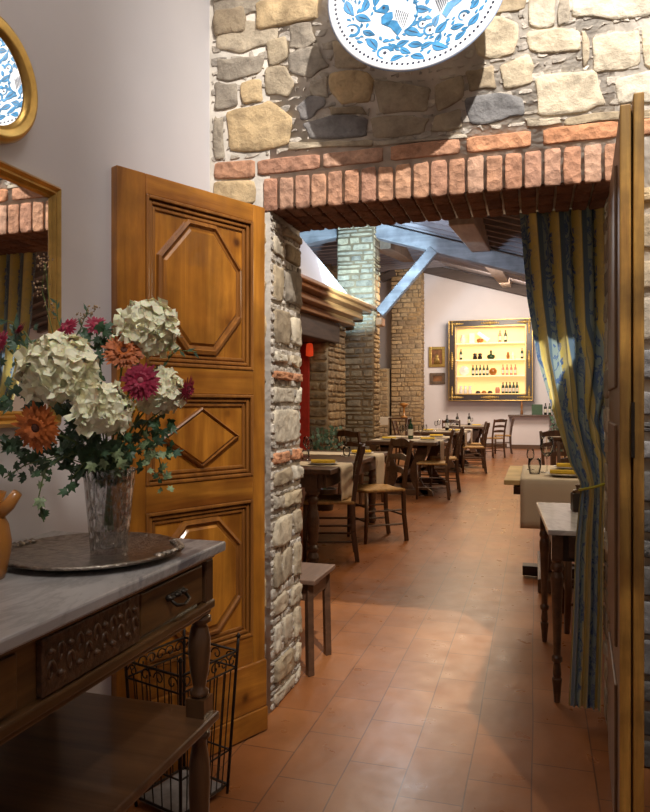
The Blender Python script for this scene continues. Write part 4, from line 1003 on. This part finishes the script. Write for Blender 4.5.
put(g0, -1.93, 5.86, 'wine glass left of the others on the first left table')
put(g0, -2.08, 6.25, 'tall wine glass on the first left table against the dark fireplace')
put(g0, -1.80, 6.55, 'wine glass on the first left table in front of the pillar')
put(g0, -2.15, 5.95, 'wine glass nearest the stone jamb on the first left table')
put(t0, -1.74, 6.45, 'water tumbler on the first left table near the far plate')
put(t0, -1.98, 5.9, 'water tumbler behind the nearest plate of the first left table')
for k, (x, y) in enumerate(((-1.62,10.2),(-1.9,10.2),(-1.66,10.9),(-1.95,10.9))):
    put(g0, x, y, ('wine glass right of the dark bottle on the second left table','wine glass left of the dark bottle on the second left table','wine glass on the far aisle side of the second left table','wine glass on the far wall side of the second left table')[k])
for k, (x, y) in enumerate(((-1.6,13.6),(-1.85,13.6),(-1.62,14.4),(-1.9,14.4))):
    put(g0, x, y, ('wine glass at the near aisle side of the third left table','wine glass at the near wall side of the third left table','wine glass at the far aisle side of the third left table','wine glass at the far wall side of the third left table')[k])
put(g0, -1.5, 17.5, 'wine glass on the farthest left table')
# bottles
bottle_protos = {}
def make_bottle(kind):
    gm, h = {'green':('green_glass',.31),'dark':('dark_glass',.31),'rose':('pink',.31),'amber':('amber',.30)}[kind]
    t = thing('bottle', 'x', 'bottle'); m = MB()
    m.lathe([(.001,0),(.036,0),(.038,.01),(.038,.19),(.032,.215),(.015,.24),(.014,.29),(.016,.292),(.016,.305),(.001,.305)], seg=14); m.build('glass_body', gm, t, smooth=True)
    m = MB(); m.lathe([(.0385,.06),(.0388,.061),(.0388,.15),(.0385,.151)], seg=14); m.build('paper_label', 'label', t, smooth=True)
    return t
def bottle(kind, loc_, label, group, s_=1):
    if kind not in bottle_protos: bottle_protos[kind] = make_bottle(kind); c = bottle_protos[kind]; c.location = loc_
    else: c = copy_tree(bottle_protos[kind], loc_)
    c['label'] = label; c.scale = (s_,)*3
    if 'group' in c: del c['group']
    if group: c['group'] = group
    return c
bottle('green', (-1.735, 10.02, TZ+.0), 'dark green wine bottle standing on the second left table', None)
bottle('dark', (-1.68, 13.95, TZ), 'dark bottle in the middle of the third left table', 'dark bottles on the far left tables')
bottle('dark', (-1.85, 17.45, TZ), 'dark bottle on the farthest left table', 'dark bottles on the far left tables')
bottle('dark', (-1.60, 17.9, TZ), 'second dark bottle on the farthest left table, nearer the cabinet', 'dark bottles on the far left tables')

# sideboard with white cloth, by the low stone wall
t = thing('serving_table', 'small dark serving table with white cloth by the low stone wall', 'table', (-3.75, 18.3, 0))
m = MB(); m.box((0,0,.92), (1.1,.5,.04)); m.build('table_top', 'tablew', t, bevel=.004)
for sx_ in (-1,1):
    for sy_ in (-1,1): m = MB(); m.box((sx_*.5,sy_*.2,.45), (.06,.06,.9)); m.build('leg', 'tablew', t)
m = MB(); m.box((0,0,0), (.55,.52,.012)); m.box((-.0,-.262,-.1), (.55,.008,.2)); tag(m.build('white_cloth', 'linen', loc=(-4.0,18.3,.947), bevel=.004), 'white cloth folded over the serving table by the low stone wall', 'cloth')
m = MB(); m.lathe([(.001,0),(.09,0),(.09,.03),(.03,.05),(.025,.28),(.07,.30),(.13,.34),(.13,.37),(.001,.40)], seg=16); tag(m.build('cake_stand', 'ochre', loc=(-3.35, 18.3, .94), smooth=True), 'brown domed stand on the small serving table', 'stand')

# right big table with cloth
RX0, RX1, RY0, RY1 = -.17, 1.5, 4.72, 5.86
t = thing('refectory_table', 'long dark wooden table under a beige cloth right of the aisle', 'table', (.64, 5.29, 0))
m = MB(); m.box((0,0,TZ-.016), (1.67,1.14,.032)); m.build('table_top', 'linen_y', t, bevel=.004)
m = MB(); m.box((0,0,TZ-.075), (1.55,1.02,.05)); m.build('apron', 'tablew', t)
for s_ in (-1,1):
    m = MB(); m.box((s_*.55,0,.37), (.10,.5,.66)); m.box((s_*.55,0,.05), (.14,.95,.09)); m.build('trestle_leg', 'tablew', t, bevel=.006)
m = MB(); m.box((0,0,.05), (1.45,.12,.07)); m.build('floor_stretcher', 'cab_black', t, bevel=.004)
m = MB()
def fn(u, v):
    prof = [(4.70,.45),(4.705,.60),(4.705,.74),(4.715,.768),(5.0,.768),(5.5,.768),(5.865,.768),(5.875,.74),(5.875,.5)]
    q = v*(len(prof)-1); i = min(int(q), len(prof)-2); a, b = prof[i], prof[i+1]; f_ = q-i
    y = a[0]+(b[0]-a[0])*f_; z = a[1]+(b[1]-a[1])*f_; x = -.05+1.4*u
    return (x-.665, y-5.29+.006*math.sin(x*16)*(1 if z < .7 else 0), z)
m.grid(fn, 40, 24); tag(m.build('tablecloth', 'linen', loc=(.625,5.29,0), solid=.005, smooth=True), 'beige cloth draped over the table right of the aisle', 'tablecloth')
setting(.20, 4.97, 0, 'at the near edge of the right table', TZ+.016)
setting(.26, 5.55, 0, 'at the far edge of the right table', TZ+.016)
setting(.85, 4.97, 0, 'farther along the near edge of the right table', TZ+.016)
put(g0, .085, 5.20, 'large wine glass on the right table beside the curtain', TZ+.013, 1.35)
put(t0, .00, 5.08, 'water tumbler at the corner of the right table', TZ+.013, 1.2)
put(g0, -.03, 5.4, 'small wine glass at the far left of the right table', TZ+.013, .8)
chair(.40, 6.3, 180, 'chair on the far side of the right table, its back behind the glass')
# next right table further back
t = thing('dining_table', 'dark wooden table with a pale cloth farther back on the right', 'table', (.95, 11.9, 0))
m = MB(); m.box((0,0,TZ-.02), (1.5,1.0,.04)); m.build('table_top', 'tablew', t, bevel=.004)
for sx_ in (-1,1):
    for sy_ in (-1,1): m = MB(); m.box((sx_*.66,sy_*.4,.36), (.07,.07,.72)); m.build('leg', 'tablew', t, bevel=.004)
m = MB(); m.box((0,0,TZ-.09), (1.3,.8,.09)); m.build('apron', 'tablew', t)
runner(.95, 11.9, .75, .9, .35, 'cream cloth covering the farther right table', 'table_runner')
chair(.62, 11.05, 0, 'chair at the near side of the farther right table')
chair(.35, 9.0, 200, 'chair standing alone between the two right tables')
bottle('green', (.45, 11.9, TZ+.006), 'green bottle on the farther right table', None)
put(g0, .32, 11.75, 'wine glass on the farther right table', TZ+.006)

# marble side table by the curtain
t = thing('side_table', 'small marble-topped side table with turned legs behind the curtain', 'table', (.295, 3.47, 0), R_(3))
MX0, MX1, MY0, MY1 = .045, .545, 3.045, 3.88
m = MB(); m.box((0,0,.722), (.53,.86,.022)); m.build('marble_top', 'marble_w', t, bevel=.004)
m = MB(); m.box((0,0,.655), (.44,.76,.122)); m.build('apron', 'cab_black', t, bevel=.003)
m = MB(); m.box((0,-.383,.655), (.36,.012,.09)); dro = m.build('drawer', 'tablew', t, bevel=.003)
m = MB(); m.tube([(0,-.39,.655),(0,-.41,.655)], .010, 8); m.build('knob', 'handle', dro)
for sx_ in (-1,1):
    for sy_ in (-1,1):
        m = MB(); x, y = sx_*.225, sy_*.385; m.box((x,y,.66), (.045,.045,.115)); m.lathe([(.024,.602),(.020,.59),(.026,.575),(.026,.56),(.019,.55),(.026,.53),(.026,.51),(.022,.44),(.018,.30),(.015,.20),(.022,.19),(.022,.175),(.014,.165),(.018,.12),(.015,.105),(.021,.10),(.017,.06),(.012,.0)], (x,y,0), 16); m.build('leg', 'tablew', t, smooth=False)
# dark pepper mill on it
t = thing('table_lantern', 'dark square lantern with a knob on the marble side table', 'lantern', (.205, 3.60, .734), R_(10))
m = MB(); m.box((0,0,.045), (.062,.062,.09)); m.build('body', 'cab_black', t, bevel=.004)
m = MB(); m.lathe([(.032,.09),(.024,.105),(.012,.108),(.010,.118),(.016,.126),(.001,.135)], seg=12); m.build('cap', 'walnut', t, smooth=True)
chair(.36, 4.22, 92, 'dark chair tucked behind the marble side table')

# low stool at left jamb
t = thing('wooden_stool', 'small brown wooden stool standing behind the left stone jamb', 'stool', (-1.165, 3.185, 0))
m = MB(); m.box((0,0,.437), (.40,.35,.022)); m.build('seat', wood('grey_brown_stool_top', (.20,.11,.07), (.10,.055,.035), 'Y', .5), t, bevel=.004)
m = MB()
for s_ in (-1,1): m.box((0,s_*.135,.385), (.30,.018,.08)); m.box((s_*.16,0,.385), (.018,.24,.08))
m.build('apron', 'tablew', t)
for sx_ in (-1,1):
    for sy_ in (-1,1):
        m = MB(); m.bar((sx_*.160,sy_*.135,.426), (sx_*.168,sy_*.142,0), .032, .032); m.build('leg', 'tablew', t, bevel=.003)
# potted greenery by the fireplace
t = thing('potted_plant', 'green leafy plant in a dark pot by the fireplace', 'plant', (-2.42, 7.95, 0))
m = MB(); m.lathe([(.10,0),(.14,.25),(.15,.26),(.13,.26),(.12,.22),(.001,.22)], seg=16); m.build('pot', 'cab_black', t, smooth=True)
m = MB()
for k in range(120):
    a = fr.uniform(0,6.28); r = fr.uniform(.02,.22); leaf_star(m, Vector((r*math.cos(a), r*math.sin(a), fr.uniform(.35,1.0))), back+Vector((fr.uniform(-.8,.8),0,fr.uniform(-.2,.8))), .045, fr.uniform(-3,3), 0)
for k in range(8):
    a = k*.8; m.tube([(0,0,.2),(.08*math.cos(a),.08*math.sin(a),.6),(.16*math.cos(a),.16*math.sin(a),.95)], .004, 5)
m.build('foliage', 'leaf3', t)

# ================================================================== FAR WALL
CX, CZ, CWd, CHt = -1.273, 2.616, 2.45, 2.43
t = thing('display_cabinet', 'large lit wall cabinet in a black and gold frame on the far wall', 'cabinet', (CX, DY1, CZ))
hw, hh = CWd/2, CHt/2; fwid = .21
m = MB(); m.box((0,-.03,0), (CWd-2*fwid,.02,CHt-2*fwid)); m.build('back_panel', 'cab_in', t)
m = MB()
for s_ in (-1,1): m.box((s_*(hw-fwid-.01),-.19,0), (.02,.34,CHt-2*fwid)); m.box((0,-.19,s_*(hh-fwid-.01)), (CWd-2*fwid,.34,.02))
m.build('inner_case', 'linen', t)
m = MB()
for s_ in (-1,1): m.box((s_*(hw-fwid/2),-.21,0), (fwid,.40,CHt)); m.box((0,-.21,s_*(hh-fwid/2)), (CWd-2*fwid,.40,fwid))
m.build('frame', 'cab_black', t, bevel=.02)
m = MB()
for s_ in (-1,1): m.box((s_*(hw-fwid+.008),-.42,0), (.028,.03,CHt-2*fwid+.03)); m.box((0,-.42,s_*(hh-fwid+.008)), (CWd-2*fwid+.03,.03,.028)); m.box((s_*(hw-.014),-.42,0), (.02,.02,CHt)); m.box((0,-.42,s_*(hh-.014)), (CWd,.02,.02))
m.build('gilt_trim', 'gold', t, bevel=.006)
def ornament(m, x, z, a, l=.24, w_=.07):
    for k in range(9):
        q = (k-4)/4; r = w_*(1-.55*abs(q)); c = Vector((x+q*l*math.cos(a), -.415, z+q*l*math.sin(a)))
        m.lathe([(.001,-r*.9),(r*.7,-r*.5),(r*.8,0),(r*.7,r*.5),(.001,r*.9)], tuple(c), 8, sy=.35)
for (x, z, a) in ((0,hh-fwid/2,0),(0,-hh+fwid/2,0),(hw-fwid/2,0,math.pi/2),(-hw+fwid/2,0,math.pi/2)):
    m = MB(); ornament(m, x, z, a); m.build('gilt_ornament', 'gold_dark', t, smooth=True)
for sx_ in (-1,1):
    for sz_ in (-1,1):
        m = MB(); x, z = sx_*(hw-fwid/2), sz_*(hh-fwid/2); ornament(m, x-sx_*.12, z, 0, .2, .06); ornament(m, x, z-sz_*.12, math.pi/2, .2, .06); m.build('gilt_ornament', 'gold_dark', t, smooth=True)
shz = []
for y_px in (343.3, 360, 376):
    z = onY(490, y_px, DY1-.2)[1]-CZ; shz.append(z+CZ+.015); m = MB(); m.box((0,-.19,z), (CWd-2*fwid-.04,.30,.03)); m.build('shelf', 'cab_shelf', t)
shz.append(CZ-hh+fwid+.001)
cab_y = DY1-.20
def cx_(px): return onY(px, 360, cab_y)[0]
rows = ['top', 'second', 'third', 'lowest']
def cb_(row, px, kind, txt, s_=1.05):
    bottle(kind, (cx_(px), cab_y, shz[row]+.001), txt, 'bottles in the lit wall cabinet', s_)
cb_(0, 500, 'rose', 'rose bottle left of the pair on the top cabinet shelf', 1.2); cb_(0, 505.5, 'green', 'green bottle right of the pair on the top cabinet shelf', 1.2)
cb_(1, 461, 'green', 'green bottle at the left end of the second cabinet shelf', 1.1); cb_(1, 522, 'green', 'green bottle at the right end of the second cabinet shelf')
ords = ('first', 'second', 'third', 'fourth', 'fifth', 'sixth')
for k in range(5): cb_(2, 473+3.6*k, 'green', ords[k]+' from the left of the green bottles on the third cabinet shelf')
for k in range(4): cb_(2, 503+4.1*k, 'rose', ords[k]+' from the left of the rose bottles on the third cabinet shelf')
for k in range(5): cb_(3, 503+3.5*k, 'green', ords[k]+' from the left of the green bottles on the lowest cabinet shelf', 1.15)
def cobj(row, px, prof, m_, name, label, cat, seg=16, grp=None):
    m = MB(); m.lathe(prof, seg=seg); tag(m.build(name, m_, loc=(cx_(px), cab_y, shz[row]+.001), smooth=True), label, cat, grp)
vprof = [(.001,0),(.06,0),(.09,.08),(.08,.16),(.04,.20),(.06,.26),(.001,.26)]
cobj(0, 463, vprof, 'china', 'china_vase', 'white china vase at the left of the top cabinet shelf', 'vase')
cobj(0, 480, [(.001,0),(.07,0),(.10,.06),(.09,.12),(.001,.14)], 'amber', 'amber_bowl', 'small amber bowl on the top cabinet shelf', 'bowl')
m = MB(); m.box((0,0,.15), (.16,.10,.30)); tag(m.build('white_box', 'china', loc=(cx_(472), cab_y, shz[0]+.001), bevel=.005), 'upright white box on the top cabinet shelf', 'box')
m = MB(); m.box((0,0,0), (.40,.05,.12), Matrix.Rotation(R_(38), 3, 'Y')); tag(m.build('leaning_box', 'china', loc=(cx_(483.5), cab_y-.10, shz[0]+.185), bevel=.005), 'long white box leaning on the top cabinet shelf', 'box')
for px, l in ((475, 'left'), (480, 'right')):
    cobj(1, px, [(.001,0),(.05,0),(.07,.04),(.05,.12),(.06,.18),(.001,.2)], 'dark_glass', 'dark_cup', 'dark glazed cup on the second cabinet shelf, '+l+' of the two together', 'cup')
for px, l in ((491, 'middle'),):
    cobj(1, px, [(.001,0),(.07,0),(.12,.05),(.12,.12),(.03,.16),(.03,.27),(.001,.28)], 'green_glass', 'round_flask', 'round dark green flask in the middle of the second cabinet shelf', 'flask')
for k, px in enumerate((508, 513)):
    cobj(1, px, [(.001,0),(.04,0),(.05,.10),(.03,.20),(.001,.22)], 'china' if k else 'amber', 'small_decanter', ('amber','white')[k]+' small decanter at the right of the second cabinet shelf', 'decanter')
m = MB(); m.lathe([(.001,-.01),(.14,-.01),(.15,.0),(.14,.004),(.07,-.004),(.065,.0),(.001,.0)], seg=28); m.v = [(x, -z, y) for x, y, z in m.v]
tag(m.build('display_plate', 'china', loc=(cx_(464), cab_y+.03, shz[2]+.155), smooth=True), 'round white plate standing on the third cabinet shelf', 'plate')
cobj(2, 493, [(.001,0),(.05,0),(.11,.08),(.11,.16),(.06,.22),(.001,.22)], 'amber', 'amber_jar', 'round amber jar in the middle of the third cabinet shelf', 'jar')
for k, px in enumerate((461, 465.5, 470)):
    cobj(3, px, [(.001,0),(.05,0),(.06,.10),(.03,.16),(.05,.24),(.001,.25)], 'china', 'china_figurine', ords[k]+' from the left of the white china pieces on the lowest cabinet shelf', 'figurine', grp='white china on the lowest shelf')
for k, px in enumerate((478, 484, 490)):
    cobj(3, px, [(.001,0),(.06,0),(.08,.04),(.05,.09),(.001,.10)], 'dark_glass' if k != 1 else 'amber', 'low_bowl', ords[k]+' from the left of the low bowls on the lowest cabinet shelf', 'bowl', grp='low bowls on the lowest shelf')
cobj(3, 497.5, [(.001,0),(.06,0),(.07,.12),(.05,.20),(.001,.20)], 'pink', 'pink_canister', 'pink canister beside the green bottles on the lowest cabinet shelf', 'canister')
# pictures
def picture(x, z, w_, h_, lab, fm, im):
    t = thing('picture_frame', lab, 'picture', (x, DY1, z)); m = MB()
    f = .09
    for s_ in (-1,1): m.box((s_*(w_/2-f/2),-.03,0), (f,.06,h_)); m.box((0,-.03,s_*(h_/2-f/2)), (w_-2*f,.06,f))
    m.build('frame', fm, t, bevel=.01); m = MB(); m.box((0,-.015,0), (w_-2*f,.02,h_-2*f)); pp = m.build('painting', im, t)
    if h_ > .5: m = MB(); m.lathe([(.001,-.2),(.10,-.2),(.08,-.05),(.045,0),(.055,.06),(.001,.12)], (0,-.03,-.02), 12, sy=.1); m.build('painted_figure', 'gold_dark', pp, smooth=True)
picture(-2.90, 2.77, .50, .63, 'gilt-framed picture of a seated figure left of the lit cabinet', 'gold', 'red_pic')
picture(-2.88, 2.10, .46, .35, 'small brown picture under the gilt-framed one', 'beam_brown', 'red_pic')
# sideboard on the far wall
t = thing('wall_counter', 'white plastered counter with a wooden top against the far wall', 'counter', (-.12, 21.1, 0))
m = MB(); m.box((0,0,.97), (1.25,.75,.05)); m.build('counter_top', 'tablew', t, bevel=.006)
m = MB(); m.box((0,.1,.475), (1.05,.5,.94)); m.build('plaster_base', 'plaster_far', t)
m = MB(); m.box((0,-.17,.06), (1.08,.04,.12)); m.build('plinth', 'pewter', t)
m = MB(); m.lathe([(.001,0),(.04,0),(.035,.1),(.02,.15),(.035,.22),(.03,.30),(.015,.34),(.025,.37),(.001,.40)], seg=14); tag(m.build('pepper_mill', 'cornice', loc=(-.36,20.95,.996), smooth=True), 'tall brown wooden pepper mill on the far wall counter', 'mill')
m = MB(); m.box((0,0,.15), (.30,.2,.30)); tag(m.build('green_box', plain('dark_green_paint', (.05,.10,.05), .5), loc=(.07,20.95,.996), bevel=.01), 'dark green box on the far wall counter', 'box')
bottle('dark', (.30, 20.95, .996), 'dark bottle right of the green box on the far wall counter', None, 1.1)
bottle('green', (.42, 21.05, .996), 'green bottle at the right end of the far wall counter', None, 1.1)
# plants at right of the counter
def bush(x, y, z, hgt, rad, n, label):
    t = thing('potted_plant', label, 'plant', (x, y, z)); m = MB(); m.lathe([(.09,0),(.13,.22),(.14,.23),(.12,.23),(.001,.2)], seg=14); m.build('pot', 'ochre', t, smooth=True)
    m = MB()
    for k in range(n):
        a = fr.uniform(0,6.28); r = rad*math.sqrt(fr.random()); zz = fr.uniform(.22, hgt); leaf_star(m, Vector((r*math.cos(a), r*math.sin(a), zz)), back+Vector((fr.uniform(-.9,.9),0,fr.uniform(-.2,.8))), .07, fr.uniform(-3,3), 0)
    for k in range(7): a = k*.9; m.tube([(0,0,.2),(rad*.4*math.cos(a),rad*.4*math.sin(a),hgt*.6),(rad*.8*math.cos(a),rad*.8*math.sin(a),hgt*.95)], .005, 5)
    m.build('foliage', 'leaf3', t)
bush(.65, 19.4, 0, 1.15, .28, 130, 'leafy green plant on the floor right of the far counter')
bush(.75, 16.6, 0, 1.25, .3, 130, 'leafy green plant nearer us beside the farther right table')
for k, (x0, x1) in enumerate(((-3.28, -.8),(.55, 3.5))):
    m = MB(); m.box(((x0+x1)/2, DY1-.012, .06), (x1-x0, .024, .12)); struct('baseboard_far', m, 'pewter')

# ================================================================== CURTAIN
t = thing('curtain', 'tall striped blue and gold floral curtain tied back at the doorway', 'curtain', (.15, 3.0, 0))
key = [(2.20,-.07,.345,3.035,.020),(2.05,-.06,.345,3.035,.022),(1.70,-.030,.345,3.035,.022),(1.45,.010,.33,3.03,.022),(1.2,.080,.262,2.99,.020),(1.02,.135,.268,2.95,.014),(.935,.178,.262,2.935,.009),(.88,.172,.262,2.93,.010),(.70,.155,.258,2.93,.016),(.45,.148,.256,2.93,.018),(.05,.130,.246,2.925,.018)]
def lerpkey(z):
    for a, b in zip(key, key[1:]):
        if z <= a[0] and z >= b[0]:
            f_ = (a[0]-z)/(a[0]-b[0]); return [a[i]+(b[i]-a[i])*f_ for i in range(5)]
    return key[-1]
m = MB(); NU, NV = 110, 60; uvs = []
cr_ = random.Random(4); ph = [cr_.uniform(0, 6.28) for _ in range(4)]
for j in range(NV+1):
    z = 2.20-(2.20-.05)*j/NV; _, x0, x1, yc, am = lerpkey(z)
    for i in range(NU+1):
        u = i/NU; fold = math.sin(u*2*math.pi*4.6+.5*math.sin(z*2+ph[0]))+.5*math.sin(u*2*math.pi*9.7+ph[1]+z*.5)*(.4+.6*u)
        x = x0+(x1-x0)*(u+.02*math.sin(u*2*math.pi*4.6*2)); y = yc+am*fold*.75
        m.v.append((x-.15, y-3.0, z-.004*math.sin(u*40) if j == NV else z)); g_ = min(1, max(0, (1.6-z)/.6)); uvs.append((u*(1-g_)+(.16+.44*u)*g_, z*.5))
m.f = [(j*(NU+1)+i, j*(NU+1)+i+1, (j+1)*(NU+1)+i+1, (j+1)*(NU+1)+i) for j in range(NV) for i in range(NU)]; m.mi = [0]*len(m.f)
m.build('fabric', 'curtain', t, smooth=True, uv=uvs)
m = MB(); pts = [(.171,2.93),(.20,2.912),(.235,2.905),(.268,2.925),(.262,2.948),(.22,2.958),(.18,2.948),(.171,2.93)]
m.tube([(x-.15, y-3.0, .915+.03*(x-.17)/.1) for x, y in pts], .0055, 8); m.build('tie_back', 'cord', t, smooth=True)
m = MB(); m.tube([(-.12,3.035,2.23),(.5,3.035,2.23)], .012, 10); tag(m.build('curtain_rod', 'iron', smooth=True), 'thin dark curtain rod above the doorway on the dining side', 'rod')

# ================================================================== LIGHTS
def light(kind, loc_, e, col, target=None, **kw):
    l = bpy.data.lights.new(kind.lower(), kind); l.energy = e; l.color = col
    for k, v in kw.items(): setattr(l, k, v)
    o = bpy.data.objects.new('lamp_'+kind.lower(), l); C.objects.link(o); o.location = loc_
    if target is not None: o.rotation_euler = (Vector(target)-Vector(loc_)).to_track_quat('-Z', 'Y').to_euler()
    return o
light('SPOT', (.85,.5,4.7), 1050, (1.0,.96,.91), (.0,2.62,2.62), spot_size=R_(56), spot_blend=.9, shadow_soft_size=.03)
light('AREA', (.7,-.6,4.6), 15, (1.0,.93,.90), (-.6,1.6,.8), size=1.6)
light('SPOT', (.45,.15,3.3), 95, (1.0,.95,.88), (-.95,1.36,1.25), spot_size=R_(26), spot_blend=1.0, shadow_soft_size=.12)  # soft fill added to brighten the bouquet, no fixture behind it
light('POINT', (-.3,1.3,3.5), 20, (1.0,.92,.84), shadow_soft_size=.25)  # added fill that lifts door, curtain and jamb, not a fixture
light('AREA', (-1.4,6.2,3.0), 38, (1.0,.74,.45), (-1.6,6.6,0), size=1.0)
light('AREA', (-1.5,10.8,3.3), 62, (1.0,.76,.48), (-1.5,11,0), size=1.0)
light('AREA', (-1.2,14.8,3.9), 160, (1.0,.80,.58), (-1.4,15.4,.8), size=1.4)
light('AREA', (-.8,18.2,4.2), 190, (1.0,.84,.68), (-1.6,21.5,2.4), size=1.6)
light('AREA', (1.6,6.6,2.6), 34, (1.0,.78,.5), (.9,6.0,0), size=1.0)
light('AREA', (.6,3.75,2.5), 9, (1.0,.82,.6), (.2,3.8,.5), size=.4)
light('AREA', (0,13,1.6), 110, (1.0,.92,.88), (-1,14.5,4.6), size=2.0)
light('SPOT', (-1.75,7.2,2.5), 1100, (.50,.78,1.0), (-2.6,10.0,3.55), spot_size=R_(48), spot_blend=.4, shadow_soft_size=.05)
light('SPOT', (-2.2,8.0,2.9), 160, (.50,.74,1.0), (-.9,10.2,3.5), spot_size=R_(70), spot_blend=.6, shadow_soft_size=.05)
light('POINT', (-1.6,8.3,3.25), 45, (.9,.93,1.0), shadow_soft_size=.1)
light('AREA', (CX,DY1-.35,CZ+.95), 9, (1.0,.75,.42), (CX,DY1-.15,CZ-1), size=1.6)
W = bpy.data.worlds.new('world'); sc.world = W; W.use_nodes = True
W.node_tree.nodes['Background'].inputs[0].default_value = (.5,.5,.55,1); W.node_tree.nodes['Background'].inputs[1].default_value = .2

# ================================================================== CAMERA
cam = bpy.data.cameras.new('camera'); co = bpy.data.objects.new('camera', cam); C.objects.link(co)
co.location = (0, 0, H0); co.rotation_euler = (R_(90), 0, A)
cam.sensor_fit = 'VERTICAL'; cam.sensor_height = 36; cam.lens = F*36/812; cam.clip_start = .05; cam.clip_end = 100
sc.camera = co
sc.view_settings.view_transform = 'Standard'; sc.view_settings.look = 'None'; sc.view_settings.exposure = 0
sc.cycles.max_bounces = 8; sc.cycles.use_denoising = True; sc.cycles.sample_clamp_indirect = 4
